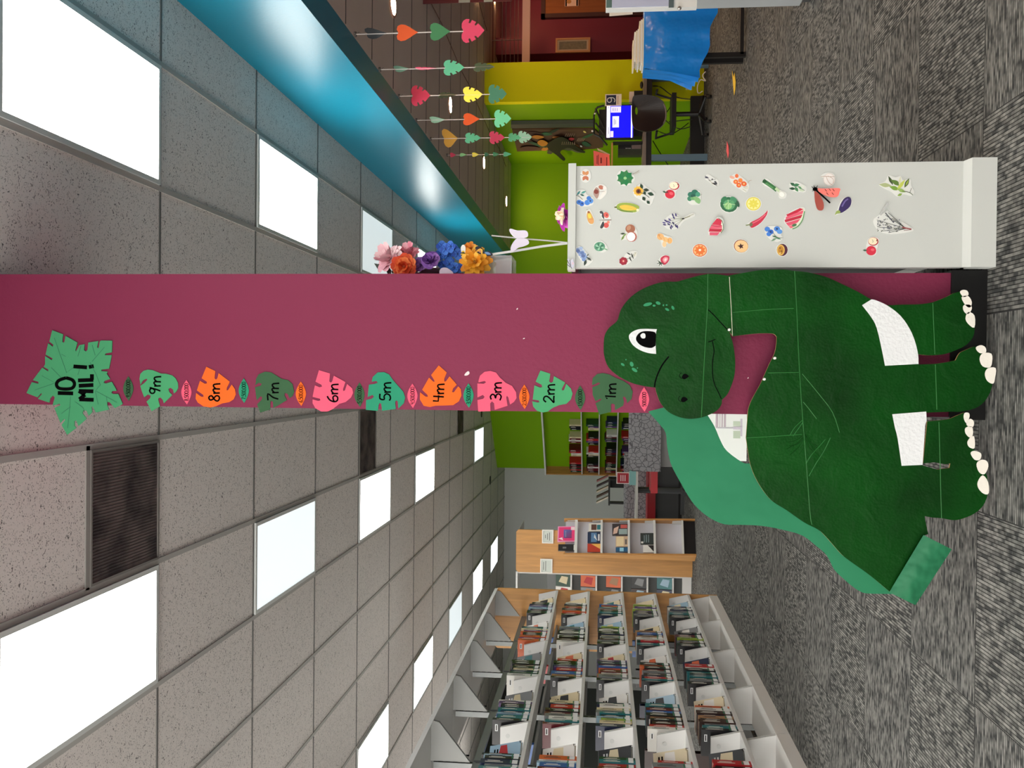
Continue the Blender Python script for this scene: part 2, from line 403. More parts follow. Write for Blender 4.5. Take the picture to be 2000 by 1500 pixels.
# door in the maroon room
dz = at(1065, 20, y=13.3).z
g = G(); x0 = at(1100, 27, y=13.3).x; g.box(x0, x0+1.0, 13.28, 13.345, 0.0, dz)
d = struct('door_1', g, wood((150, 86, 44)))
g = G(); g.box(x0-0.06, x0, 13.27, 13.345, 0, dz+0.06); g.box(x0-0.06, x0+1.06, 13.27, 13.345, dz, dz+0.06)
o = link('door_frame', g, mat((70, 40, 36), 0.5), (0, 0, 0), d)
g = G(); A = at(1103, 12, y=13.26); B = at(1130, -16, y=13.26)
g.box(A.x, B.x, 13.262, 13.27, B.z, A.z, 0); g.box(A.x, B.x, 13.26, 13.262, A.z-0.03, A.z-0.01, 1); g.box(A.x, B.x, 13.26, 13.262, B.z+0.01, B.z+0.03, 1)
g.poly([at(*q, y=13.26) for q in ellpts(1111, 3, 5, 4)], (0, 0.002, 0), 2)
one('door_sign', g, [mat((230, 190, 170), 0.6), INK, mat((190, 130, 70), 0.5)], 'pale sign with black stripes on the brown wooden door', 'sign')

# ---------------------------------------------------------------- ceiling lights (each a fixture of its own)
def ceiling_light(i, j, bright, label):
    x0, x1 = XG[i], XG[i+1]; y0, y1 = YG[j], YG[j+1]
    cx, cy = (x0+x1)/2, (y0+y1)/2
    t = Thing('ceiling_light', (cx, cy, CZ-0.02), label, 'ceiling light', 'recessed panel lights in the tiled ceiling')
    g = G(); a = 0.015; b_ = 0.038
    for (p, q, r_, s_) in ((x0+a, x1-a, y0+a, y0+b_), (x0+a, x1-a, y1-b_, y1-a), (x0+a, x0+b_, y0+b_, y1-b_), (x1-b_, x1-a, y0+b_, y1-b_)):
        g.box(p, q, r_, s_, CZ-0.014, CZ)
    t.part('frame', g, mat((210, 214, 212), 0.4))
    col = (255, 255, 250) if bright > 3 else (230, 240, 243)
    t.part('diffuser', G().box(x0+b_, x1-b_, y0+b_, y1-b_, CZ-0.01, CZ-0.002), mat(col, 0.4, emit=bright))
XI = {round(x, 2): k for k, x in enumerate(XG)}
def xi(x): return min(range(len(XG)), key=lambda k: abs(XG[k]-x))
def yi(n): return 7-1+n+1     # n = 0 is the cell whose far edge lies at 4.23 m
right, mid, left = xi(0.888), xi(-1.54), xi(-3.968)
LT = [
 (right, 0, PANEL, 'large ceiling light at the right, nearest to the teal beam'),
 (right, 2, PANEL, 'second ceiling light in the row beside the teal beam'),
 (right, 4, 0.72, 'dim bluish ceiling light behind the pink paper flowers'),
 (right, 6, PANEL, 'small far ceiling light peeping over the purple flower'),
 (mid, 0, PANEL, 'biggest ceiling light, beside the dirty return air grille'),
 (mid, 2, 0.92, 'cool dim ceiling light, second in the middle row left of the column'),
 (mid, 4, PANEL, 'third ceiling light in the middle row left of the column'),
 (mid, 6, PANEL, 'fourth ceiling light in the middle row left of the column'),
 (mid, 10, 1.3, 'farthest ceiling light of the middle row, near the slanted green wall'),
 (left, 4, PANEL, 'cropped ceiling light above the near end of the white shelving'),
 (left, 6, PANEL, 'long bright ceiling light above the middle of the white shelving'),
 (left, 8, 0.8, 'dim bluish ceiling light above the far end of the white shelving'),
 (left, 10, PANEL, 'bright ceiling light above the two wooden end panels'),
 (left, 12, 2.5, 'tiny farthest ceiling light near the grey back wall')]
for (i, n, br, lb) in LT: ceiling_light(i, yi(n), br, lb)
for (i, n) in ((right, -2), (right, -4), (mid, -2), (mid, -4), (left, -2), (left, 0), (left, 2), (left, -4)):
    ceiling_light(i, yi(n), PANEL, 'ceiling light of the same grid, outside the picture')
# return grilles
def grille(x0, x1, y0, y1, label):
    t = Thing('air_grille', ((x0+x1)/2, (y0+y1)/2, CZ-0.01), label, 'air vent', 'dirty return air grilles in the tiled ceiling')
    g = G()
    for (p, q, r_, s_) in ((x0+.013, x1-.013, y0+.009, y0+.02), (x0+.013, x1-.013, y1-.02, y1-.009), (x0+.013, x0+.024, y0+.02, y1-.02), (x1-.024, x1-.013, y0+.02, y1-.02)):
        g.box(p, q, r_, s_, CZ-0.012, CZ)
    t.part('frame', g, mat((120, 116, 112), 0.6))
    m = bpy.data.materials.get('dusty_mesh')
    if not m:
        m = bpy.data.materials.new('dusty_mesh'); m.use_nodes = True; nt = m.node_tree; b = nt.nodes['Principled BSDF']
        tc = nt.nodes.new('ShaderNodeTexCoord'); n = nt.nodes.new('ShaderNodeTexNoise'); n.inputs['Scale'].default_value = 5; n.inputs['Detail'].default_value = 5
        nt.links.new(tc.outputs['Object'], n.inputs['Vector'])
        r = nt.nodes.new('ShaderNodeValToRGB'); e = r.color_ramp.elements
        e[0].position = 0.38; e[0].color = (lin(70), lin(64), lin(68), 1); e[1].position = 0.6; e[1].color = (lin(140), lin(126), lin(124), 1)
        nt.links.new(n.outputs['Fac'], r.inputs[0]); nt.links.new(r.outputs[0], b.inputs['Base Color']); b.inputs['Roughness'].default_value = 0.9
    t.part('mesh_screen', G().box(x0+.024, x1-.024, y0+.02, y1-.02, CZ-0.006, CZ-0.001), m)
    g = G(); k = x0+.04
    while k < x1-.03: g.box(k, k+.0025, y0+.03, y1-.03, CZ-0.009, CZ-0.006); k += .014
    o = t.part('louver', g, mat((72, 66, 66), 0.7)); 
    return t
c2 = xi(-0.933)
grille(XG[c2], XG[c2+1], (YG[yi(0)]+YG[yi(0)+1])/2, YG[yi(0)+1], 'large grimy return air grille in the ceiling just left of the column')
grille(XG[c2], XG[c2+1], YG[yi(4)], (YG[yi(4)]+YG[yi(4)+1])/2, 'second dark air grille, beside the leaf marked 5m')
grille(XG[c2], XG[c2+1], (YG[yi(8)]+YG[yi(8)+1])/2, YG[yi(8)+1], 'small far air grille, beside the leaf marked 4m')
struct('trim_6', G().box(-0.93, -0.32, (YG[yi(0)]+YG[yi(0)+1])/2-0.02, (YG[yi(0)]+YG[yi(0)+1])/2+0.008, CZ-0.006, CZ), mat((150, 148, 144), 0.7))
for (px, py, lb) in ((940, 806, 'nearer dark round ceiling speaker above the green wall'), (957, 938, 'farther dark round ceiling speaker near the grey wall')):
    c = at(px, py, z=CZ)
    one('ceiling_speaker', G().disc((c.x, c.y, CZ-0.012), 0.085, (0, 0, 1), 0.012), mat((28, 28, 30), 0.6), lb, 'ceiling speaker')
# round recessed lights in the low ceiling
for (px, py, lb) in ((766, 8, 'large round recessed light at the picture edge, above the leaf garlands'), (878, 205, 'round recessed light behind the garland with the yellow leaf'),
                     (944, 318, 'round recessed light below the garland of tiny leaves'), (988, 393, 'farthest round recessed light, beside the dark green wall')):
    c = at(px, py, z=SZ); t = Thing('recessed_light', (c.x, c.y, SZ-0.01), lb, 'ceiling light', 'round recessed lights in the low ceiling')
    t.lpart('bulb', G().disc((0, 0, 0.0), 0.075, (0, 0, 1), 0.008), mat((255, 206, 150), 0.4, emit=SPOT))
    g = G(); n = 28
    for k in range(n):
        a0, a1 = 2*math.pi*k/n, 2*math.pi*(k+1)/n
        q = [(r*math.cos(a), r*math.sin(a), z) for a in (a0, a1) for r, z in ((.076, 0), (.095, 0), (.095, .009), (.076, .009))]
        g.add(q, [(0, 4, 5, 1), (1, 5, 6, 2), (2, 6, 7, 3), (3, 7, 4, 0)])
    t.lpart('trim_ring', g, mat((170, 130, 110), 0.4))
for (x, y) in ((2.65, 4.0), (2.65, 1.6), (4.4, 4), (4.4, 6.4), (4.4, 8.9), (4.55, 10.7), (5.2, 12.4)):
    t = Thing('recessed_light', (x, y, SZ-0.01), 'round recessed light of the same rows, outside the picture', 'ceiling light', 'round recessed lights in the low ceiling')
    t.lpart('bulb', G().disc((0, 0, 0.0), 0.075, (0, 0, 1), 0.008), mat((255, 206, 150), 0.4, emit=SPOT))

# ================================================================ COLUMN
CX0, CX1, CY = -0.124, 0.339, 3.03
struct('wall_column', G().box(CX0, CX1, CY, CY+0.47, 0, CZ), PURPLE)
struct('baseboard_column', G().box(CX0-.008, CX1+.008, CY-.008, CY+0.478, 0, 0.11), mat((10, 10, 11), 0.35))
for (px, py, w_, h_) in ((912, 729, 5, 4), (1010, 603, 1.6, 1.6), (1461, 738, 1.3, 1.3), (1023, 661, 2, 1)):
    g = G(); g.poly(on_y(smooth_outline([(px-w_, py+h_), (px-w_*.3, py-h_*.4), (px+w_*.6, py-h_), (px+w_, py), (px+w_*.2, py+h_)]), CY-0.001), (0, .001, 0))
    one('wall_chip', g, mat((225, 215, 215), 0.8), {912: 'white chip of missing paint near the leaf marked 4m', 1010: 'tiny white paint chip high on the purple column', 1461: 'tiny white speck on the column under the dinosaur chin', 1023: 'faint pale scratch on the purple column'}[px], 'paint chip')

# ---------------------------------------------------------------- milestone leaves on the column
PAP = {'mint': mat((72, 156, 106), 0.8, spec=.2), 'orange': mat((236, 104, 36), 0.8, spec=.2), 'dark': mat((58, 94, 64), 0.8, spec=.2), 'pink': mat((232, 92, 120), 0.8, spec=.2),
       'teal': mat((44, 142, 108), 0.8, spec=.2), 'yellow': mat((246, 220, 70), 0.7), 'crimson': mat((214, 56, 90), 0.7)}
def tr(pts, ox, oy, s): return [(ox+p[0]/s, oy+p[1]/s) for p in pts]
LEAVES = {
 '9m': ('mint', (0, 620, 5), [(1372,660),(1362,600),(1370,552),(1400,522),(1440,510),(1490,514),(1540,535),(1570,548),(1620,550),(1680,565),(1715,595),(1738,640),(1740,690),(1720,725),(1698,742),(1690,705),(1665,686),(1645,698),(1652,728),(1682,758),(1600,838),(1590,805),(1568,782),(1547,788),(1545,805),(1562,868),(1480,917),(1462,880),(1430,822),(1465,790),(1472,765),(1445,752),(1408,780),(1385,720),(1370,668),(1410,640),(1440,608),(1430,598),(1400,612),(1366,634)], (303.5, 751)),
 '8m': ('orange', (380, 680, 4), [(92,145),(162,180),(155,235),(167,246),(178,235),(188,195),(275,262),(252,310),(250,330),(262,328),(290,285),(315,320),(322,360),(305,400),(270,422),(215,432),(170,452),(125,464),(70,455),(25,425),(8,395),(12,350),(50,378),(70,380),(68,365),(18,330),(42,255),(80,278),(97,275),(95,262),(55,235)], (419, 765)),
 '7m': ('dark', (380, 680, 4), [(478,272),(480,240),(500,205),(550,184),(600,190),(640,215),(680,240),(730,250),(765,280),(778,340),(765,375),(742,390),(725,355),(705,350),(702,370),(722,405),(640,455),(615,468),(612,420),(598,410),(592,425),(592,480),(512,503),(488,440),(522,405),(530,385),(515,375),(485,408),(472,305),(515,295),(525,278),(500,270),(472,290)], (534, 764)),
 '6m': ('pink', (380, 680, 4), [(972,172),(1058,198),(1052,260),(1065,270),(1076,258),(1088,215),(1178,265),(1160,320),(1162,335),(1175,330),(1192,280),(1232,315),(1238,350),(1222,385),(1180,420),(1130,435),(1080,475),(1040,495),(990,495),(945,470),(922,430),(922,400),(965,412),(983,408),(980,395),(922,380),(940,290),(975,305),(997,300),(990,285),(945,262)], (650, 766)),
 '5m': ('teal', (380, 680, 4), [(1385,255),(1392,225),(1430,190),(1480,187),(1520,205),(1550,250),(1585,290),(1630,340),(1645,385),(1635,430),(1592,472),(1587,415),(1573,408),(1567,425),(1572,475),(1465,490),(1458,435),(1446,428),(1438,445),(1432,490),(1338,482),(1340,405),(1385,395),(1402,380),(1390,365),(1352,382),(1362,285),(1405,280),(1432,270),(1420,256),(1385,262)], (753, 763)),
 '4m': ('orange', (760, 680, 4), [(388,135),(450,190),(430,240),(432,262),(445,258),(472,220),(505,258),(528,285),(500,315),(492,342),(505,345),(540,298),(560,320),(565,370),(545,415),(500,445),(430,448),(360,450),(320,460),(270,450),(240,400),(242,345),(285,378),(303,380),(300,365),(258,325),(312,230),(345,262),(356,262),(352,248),(328,210)], (857, 766)),
 '3m': ('pink', (860, 680, 4), [(298,255),(310,215),(345,185),(390,178),(435,190),(465,230),(510,270),(560,295),(592,345),(595,390),(575,420),(545,440),(532,385),(520,372),(515,385),(525,450),(425,482),(420,430),(402,415),(390,432),(392,492),(296,495),(290,405),(335,395),(346,380),(332,365),(290,385),(290,275),(340,278),(358,266),(345,256),(298,268)], (969, 763)),
 '2m': ('mint', (860, 680, 4), [(782,175),(860,200),(850,260),(865,272),(880,262),(888,218),(975,268),(948,320),(955,332),(968,325),(984,278),(1020,315),(1033,355),(1020,400),(985,435),(930,445),(880,465),(840,495),(800,503),(755,490),(725,455),(718,415),(760,425),(775,422),(768,408),(722,402),(735,290),(780,308),(797,303),(790,285),(745,262)], (1073, 767)),
 '1m': ('dark', (860, 680, 4), [(1185,278),(1190,235),(1225,202),(1270,195),(1320,205),(1370,232),(1430,255),(1480,290),(1503,340),(1495,395),(1460,430),(1452,395),(1440,378),(1425,382),(1435,420),(1428,450),(1365,485),(1362,440),(1345,432),(1332,440),(1335,497),(1242,520),(1212,430),(1245,415),(1262,398),(1250,395),(1212,415),(1190,365),(1188,305),(1230,290),(1250,275),(1235,268),(1188,290)], (1193, 763)),
}
COLN = {'mint': 'mint green', 'orange': 'orange', 'dark': 'dark green', 'pink': 'pink', 'teal': 'teal green'}
for k, (cn, (ox, oy, s), pts, (tx, ty)) in LEAVES.items():
    g = G(); g.poly(on_y(tr(pts, ox, oy, s), CY-0.0025), (0, 0.0015, 0))
    b = g.bounds(); t = Thing('paper_leaf', ((b[0][0]+b[0][1])/2, CY-0.002, b[2][0]), '%s paper leaf marked %s on the column' % (COLN[cn], k), 'paper leaf', 'milestone leaves up the column')
    t.part('leaf', g, PAP[cn])
    g = G(); handwriting(g, k, tx, ty, 21 if k != '5m' else 21, 3.0, CY-0.0026, sx=1.22, ang=-0.06)
    t.part('lettering', g, INK)
SM = [(250.4, 759, 'dark', '9,500,000'), (364, 766, 'pink', '8,500,000'), (476, 763, 'teal', '7,500,000'), (587.5, 769, 'orange', '6,500,000'), (702, 771, 'dark', '5,500,000'),
      (805.5, 773, 'pink', '4,500,000'), (915, 772.5, 'teal', '3,500,000'), (1024, 775, 'orange', '2,500,000'), (1133, 777, 'dark', '1,500,000'), (1258, 780, 'pink', '500,000')]
for (cx, cy, cn, tx) in SM:
    h = 24; pts = [(cx, cy-h, 1), (cx+7, cy-h*.5), (cx+10, cy), (cx+7, cy+h*.5), (cx+1, cy+h, 1), (cx-7, cy+h*.5), (cx-10, cy), (cx-7, cy-h*.5)]
    g = G(); g.poly(on_y(smooth_outline(pts, n=3), CY-0.0025), (0, 0.0015, 0)); b = g.bounds()
    t = Thing('paper_leaf', ((b[0][0]+b[0][1])/2, CY-0.002, b[2][0]), 'small pointed %s paper leaf marked %s' % (COLN[cn], tx), 'paper leaf', 'small half milestone leaves up the column')
    t.part('leaf', g, PAP[cn])
    t.part('lettering', handwriting(G(), tx, cx, cy, 7.5, 0.9, CY-0.0026, sx=0.95), INK)
star = [(510,125),(615,165),(608,238),(622,248),(630,235),(640,180),(755,245),(735,320),(742,332),(775,270),(825,262),(820,320),(840,333),(855,315),(862,245),(960,230),(948,292),(962,300),(975,235),(985,225),(1095,227),(1092,340),(1030,352),(1022,368),(1090,368),(1065,500),(990,510),(990,524),(1050,530),(1040,547),(1075,600),(1018,620),(1013,640),(1035,645),(1092,628),(1140,715),(1095,720),(1088,738),(1105,748),(1155,747),(1198,845),(1120,885),(1070,828),(1045,826),(1045,852),(1065,900),(935,928),(905,870),(895,872),(900,925),(865,960),(845,912),(815,906),(806,935),(845,988),(765,1060),(745,1008),(728,1010),(728,1060),(745,1078),(655,1145),(600,1050),(635,1002),(625,990),(590,1030),(530,885),(590,857),(580,842),(515,862),(520,835),(535,780),(515,762),(490,788),(480,832),(370,795),(410,747),(400,738),(365,780),(258,738),(310,632),(375,647),(375,628),(320,613),(412,490),(470,527),(472,508),(425,483),(440,458),(440,377),(505,417),(514,400),(445,363),(470,252),(515,287),(522,268),(482,235)]
t = Thing('paper_leaf', at(240, 740, y=CY-.003), 'big star shaped green paper leaf lettered 10 MIL! high on the column', 'paper leaf')
t.part('leaf', G().poly(on_y(tr(star, 0, 620, 5), CY-0.004), (0, 0.003, 0)), mat((70, 150, 104), 0.8, spec=.2))
def tp(l): return [(p[0]/5, 620+p[1]/5) for p in l]
g = G()
for l in ([(565,738),(715,742)], [(645,590),(575,615),(552,655),(575,690),(640,700),(705,690),(728,650),(705,610),(645,590)],
          [(915,805),(775,800)], [(775,800),(830,755)], [(830,755),(770,718)], [(770,718),(912,722)], [(770,668),(912,660)], [(762,615),(912,610)], [(898,610),(898,555)], [(718,478),(850,488)], [(868,485),(915,475)]):
    q = tp(l); q = smooth_outline(q, False, 4) if len(q) > 3 else q
    stroke(g, q, 7.4 if len(l) < 4 else 6.4, CY-0.0041)
t.part('lettering', g, INK)
g = G()
for l in ([(530,200),(650,540),(740,470)], [(640,380),(600,360)], [(1020,290),(900,430)], [(900,270),(930,370)], [(340,710),(540,640),(410,570)], [(690,770),(680,900),(660,1080)], [(690,870),(600,940)], [(730,820),(810,880),(830,930)],
          [(880,440),(940,560),(980,660),(930,720),(960,850)], [(940,720),(1140,830)], [(1040,770),(1050,860)], [(790,280),(760,380)], [(500,490),(600,590)], [(780,500),(760,560)]):
    stroke(g, tp(l), 0.7, CY-0.0041)
t.part('vein', g, mat((44, 110, 84), 0.8))

# ================================================================ DINOSAUR
DY = 2.945
GREEN = None
def dino_mat():
    m = bpy.data.materials.new('green_tape'); m.use_nodes = True; nt = m.node_tree; b = nt.nodes['Principled BSDF']
    N = nt.nodes.new; L = nt.links.new; tc = N('ShaderNodeTexCoord')
    n = N('ShaderNodeTexNoise'); n.inputs['Scale'].default_value = 3.0; n.inputs['Detail'].default_value = 4; L(tc.outputs['Object'], n.inputs['Vector'])
    r = N('ShaderNodeValToRGB'); e = r.color_ramp.elements
    e[0].position = 0.3; e[0].color = (lin(6), lin(42), lin(8), 1); e[1].position = 0.7; e[1].color = (lin(8), lin(74), lin(16), 1)
    L(n.outputs['Fac'], r.inputs[0]); L(r.outputs[0], b.inputs['Base Color']); b.inputs['Roughness'].default_value = 0.42; b.inputs['Specular IOR Level'].default_value = 0.12
    v = N('ShaderNodeTexVoronoi'); v.inputs['Scale'].default_value = 130; L(tc.outputs['Object'], v.inputs['Vector'])
    n2 = N('ShaderNodeTexNoise'); n2.inputs['Scale'].default_value = 9; n2.inputs['Detail'].default_value = 3; n2.inputs['Distortion'].default_value = 1.5; L(tc.outputs['Object'], n2.inputs['Vector'])
    ad = N('ShaderNodeMath'); ad.operation = 'MULTIPLY_ADD'; L(v.outputs['Distance'], ad.inputs[0]); ad.inputs[1].default_value = 0.12; L(n2.outputs['Fac'], ad.inputs[2])
    bp = N('ShaderNodeBump'); bp.inputs['Strength'].default_value = 0.55; bp.inputs['Distance'].default_value = 0.006; L(ad.outputs[0], bp.inputs['Height']); L(bp.outputs[0], b.inputs['Normal'])
    return m
GREEN = dino_mat(); DARKG = mat((8, 60, 22), 0.5); CREAM = mat((232, 226, 216), 0.8, bump=(120, 0.3, 0.002)); PAPERW = mat((222, 224, 226), 0.6, bump=(90, 0.5, 0.004))
TAILM = mat((28, 118, 80), 0.8, bump=(7, 0.6, 0.02), vary=(4, 0.12))
EDGE = mat((190, 150, 104), 0.9)
D = Thing('cardboard_dinosaur', (0.0, DY, 0.0), 'large green cardboard dinosaur cutout standing against the purple column', 'dinosaur cutout')
body = [(1431,657,1),(1462,653),(1490,651),(1510,652),(1517,658,1),(1516,674),(1512,692),(1502,712),(1485,750),(1470,777),(1462,797),(1460,815),(1457,855,1),(1461,882),(1465,905),(1475,932),(1492,960),(1510,980),(1537,997),(1570,1020),(1597,1034),(1612,1047),(1643,1082),(1663,1098),(1690,1117),(1713,1135),(1737,1155),(1744,1158,1),
 (1803,1047,1),(1813,1043,1),(1809,1025),(1806,1008,1),(1822,1011),(1838,1012),(1863,1016),(1883,1012),(1903,1003),(1919,989),(1928,970),(1931,950),(1926,925),(1914,905),(1908,885),(1898,870),(1896,850),(1892,835),(1889,820),(1883,806,1),(1868,812),(1854,818),(1834,821),(1811,823,1),
 (1803,905,1),(1825,903,1),(1846,907,1),(1856,905,1),(1854,914,1),(1830,917,1),(1802,909,1),(1799,905,1),(1808,823,1),(1809,806,1),
 (1857,804),(1875,804),(1903,798),(1921,786),(1933,768),(1938,749),(1936,730),(1928,712),(1920,696),(1913,682),(1903,677),(1885,684),(1874,690),(1866,704,1),(1832,710),(1794,712,1),
 (1792,700,1),(1793,692,1),(1815,694),(1843,692),(1864,685),(1885,675),(1900,659),(1903,640),(1897,620),(1889,600),(1884,585),(1878,569,1),(1862,573),(1848,580),(1822,590),(1797,594),(1760,595),(1737,596),(1720,593),
 (1702,585),(1674,569),(1645,555),(1614,541),(1578,532),(1550,529),(1530,526.5),(1487,527.5),(1455,532.5),(1430,537),(1422,538,1),(1426,600,1)]
D.part('body', G().poly(on_y(smooth_outline(body, n=4), DY), (0, 0.006, 0), 0, 1), [GREEN, EDGE])
head = [(1425,539,1),(1384,535),(1340,545),(1322,550),(1300,550),(1275,556),(1250,567),(1230,582),(1216,599),(1210,612),(1205,627),(1190,640),(1181,655),(1179,675),(1180,695),(1187,715),(1200,729),(1217,740),(1237,749),(1260,754.5),(1280,757,1),(1282,767),(1290,787),(1305,804),(1325,814),(1345,818),(1365,816.5),(1382,811.5),(1400,802),(1409,790),(1410,781,1),(1420,771),(1427,757),(1434,735),(1436,710),(1434,685),(1430,665),(1424,648),(1431,657,1)]
hd = D.part('head', G().poly(on_y(smooth_outline(head, n=4), DY-0.0062), (0, 0.006, 0), 0, 1), [GREEN, EDGE])
def z4(l, n=4, closed=True): return smooth_outline([((1150+p[0]/4.0, 500+p[1]/4.0)+tuple(p[2:])) for p in l], closed, n)
HY = DY-0.0064
ey = D.part('eye', G().poly(on_y(z4([(313,635),(330,600),(380,575),(440,569),(532,572,1),(525,605),(523,700),(526,765,1),(460,757),(390,730),(340,690)]), HY), (0, -0.0008, 0)), PAPERW, hd)
D.part('pupil', G().poly(on_y(z4([(368,650),(385,610),(420,590),(470,587),(515,595),(525,612,1),(522,700,1),(490,718),(440,712),(395,690)]), HY-0.0009), (0, -0.0006, 0)), INK, hd)
D.part('highlight', G().poly(on_y(z4([(403,620),(420,603),(440,610),(440,640),(415,642)]), HY-0.0016), (0, -0.0005, 0)), PAPERW, hd)
g = G()
stroke(g, z4([(965,665),(978,740),(970,800),(965,870),(970,950),(985,1010),(1010,1060),(1035,1115)], 4, False), 1.7, HY)
stroke(g, z4([(932,672),(960,663),(990,650)], 3, False), 1.6, HY)
stroke(g, z4([(925,413),(970,455),(1030,520),(1088,582)], 3, False), 1.8, HY)
D.part('mouth', g, INK, hd)
D.part('muzzle_line', stroke(G(), z4([(625,785),(575,850),(540,920),(520,980),(513,1025)], 4, False), 2.8, HY), INK, hd)
for dx, dy in ((0, 0), (-8, 180)):
    g = G(); g.poly(on_y(z4([(727+dx,945+dy),(742+dx,922+dy),(765+dx,924+dy),(783+dx,941+dy,1),(755+dx,961+dy),(735+dx,960+dy)]), HY), (0, -0.0006, 0))
    stroke(g, z4([(722+dx,912+dy),(709+dx,930+dy),(712+dx,948+dy),(730+dx,960+dy)], 3, False), 1.0, HY)
    D.part('nostril', g, INK, hd)
for (cx, cy, rx, ry, ro) in [(460,378,35,13,-.25),(542,368,20,12,.4),(510,388,12,8,0),(583,385,6,8,0),(608,383,8,6,0),(612,418,18,9,.5),(657,405,10,17,-.5),(265,848,17,9,.6),(290,810,5,5,0),(335,845,20,14,1.2),(357,890,25,12,.6),(380,875,5,5,0)]:
    D.part('freckle', G().poly(on_y(ellpts(1150+cx/4, 500+cy/4, rx/4, ry/4, ro), HY), (0, -0.0005, 0)), mat((30, 136, 88), 0.6), hd)
def z5(l, n=3, closed=True): return smooth_outline([((1550+p[0]/2.831, 500+p[1]/2.831)+tuple(p[2:])) for p in l], closed, n)
PY = DY-0.0003
D.part('white_patch', G().poly(on_y(z5([(378,272,1),(430,240,1),(455,245),(520,275),(590,330),(640,400),(670,470),(688,545),(690,597,1),(505,607,1),(490,530),(460,400),(430,340)]), PY), (0, -0.0008, 0)), PAPERW, label='curved white paper patch on the right leg')
D.part('white_patch', G().poly(on_y(z5([(545,875,1),(733,860,1),(735,910,1),(727,935,1),(713,1155,1),(597,1160,1),(575,1010),(560,950,1)]), PY), (0, -0.0008, 0)), PAPERW, label='upright white paper patch on the left leg')
TOES = [[(920,200),(935,187),(960,193),(966,215),(940,227)],[(928,228),(965,222),(985,255),(975,285),(950,272)],[(940,272),(975,270),(985,290),(972,315),(955,320),(938,298)],[(950,345),(965,310),(1000,330),(999,396),(965,375)],
 [(1008,505),(1035,493),(1060,505),(1063,532),(1035,538),(1015,525)],[(1028,570),(1045,538),(1093,540),(1097,585),(1085,616),(1045,610)],[(1057,650),(1075,620),(1117,620),(1114,670),(1103,706),(1070,690)],
 [(940,895),(945,868),(968,868),(972,890),(955,924)],[(955,925),(975,900),(996,915),(992,944),(965,942)],[(950,950),(985,943),(991,985),(975,1005),(950,980)],[(960,1030),(975,1005),(998,998),(1000,1062),(970,1056)],
 [(978,1090),(1000,1077),(1036,1092),(1030,1126),(1000,1126)],[(1011,1150),(1035,1127),(1067,1133),(1076,1165),(1055,1206),(1025,1195)],[(1017,1250),(1045,1212),(1075,1250),(1078,1312),(1050,1314),(1022,1285)]]
for tpts in TOES: D.part('toe', G().poly(on_y(z5(tpts), PY), (0, -0.001, 0)), CREAM)
g = G()
for l in ([(1383,535),(1382,600),(1376,700),(1372,780),(1370,815)],):
    g.tube([at(p[0], p[1], y=DY-0.0065) for p in l], 0.0016, seg=6)
SEAM = mat((30, 104, 40), .35)  # lighter than the body green: highlights along the seams put in the colour
D.part('seam', g, SEAM, hd)
D.part('torn_edge', stroke(G(), [(1424.5, 541), (1428, 600), (1430.5, 655)], 1.1, HY), mat((206, 204, 180), .8), hd, label='pale torn cardboard edge')
g = G()
for l in ([(1552,529),(1556,600),(1561,712),(1568,820),(1575,905),(1582,1000),(1586,1025)], [(1427,540),(1430,600),(1431,656)], [(1822,592),(1826,692)], [(1827,712),(1830,800)], [(1834,824),(1837,940),(1839,1012)], [(1457,855),(1540,850),(1566,848)],
          [(1567,730),(1600,770),(1626,805),(1640,845)], [(1430,610),(1500,604),(1550,602)], [(1568,820),(1552,835),(1543,850)], [(1568,825),(1556,842),(1549,852)], [(1569,785),(1580,798),(1595,818)], [(1580,930),(1594,905),(1610,880),(1622,855)], [(1575,905),(1585,888),(1600,872),(1612,858)], [(1500,728),(1560,727)]):
    g.tube([at(p[0], p[1], y=DY-0.0002) for p in smooth_outline(l, False, 3)], 0.0014, seg=6)
D.part('seam', g, SEAM)
g = G(); rnd = random.Random(3)
for k in range(16):
    a = rnd.uniform(0.2, 1.3); x0, y0 = 1572+rnd.uniform(-4, 4), 848+rnd.uniform(-6, 10); s_ = 1 if k % 2 else -1
    L_ = rnd.uniform(14, 50); q = [(x0, y0), (x0+s_*L_*.5*math.cos(a), y0+L_*.55*math.sin(a)+3), (x0+s_*L_*math.cos(a), y0+L_*math.sin(a))]
    g.tube([at(p[0], p[1], y=DY-0.0002) for p in smooth_outline(q, False, 3)], 0.0011, seg=5)
D.part('wrinkle', g, GREEN)
for (px, py) in ((1424, 644), (1513, 699.5), (1492.5, 740.5)):
    c = at(px, py, y=DY-0.011); D.part('push_pin', G().disc((c.x, c.y-0.006, c.z), 0.0042, (0, 1, 0), 0.012, seg=12).disc((c.x, c.y-0.008, c.z), 0.003, (0, 1, 0), 0.003, seg=12), mat((225, 225, 220), 0.3))
tail = [(1266,804,1),(1285,825),(1300,845),(1303,872),(1310,905),(1325,935),(1345,970),(1362,992),(1387,1012),(1415,1024),(1445,1025),(1487,1027),(1530,1035),(1567,1046),(1595,1067),(1615,1085),(1629,1112),(1647,1130),(1667,1147),(1680,1155),(1693,1159),(1733,1160),(1743,1160,1),(1735,1142,1),(1690,1100),(1640,1052),(1590,1010),(1540,972),(1500,935),(1480,908,1),(1462,905,1),(1450,903),(1420,881),(1407,860),(1396,834),(1382,811),(1370,795,1),(1300,795,1),(1268,803,1)]
D.part('tail', G().poly(on_y(smooth_outline(tail, n=3), DY+0.03), (0, 0.001, 0)), TAILM, label='teal green kraft paper back and tail')
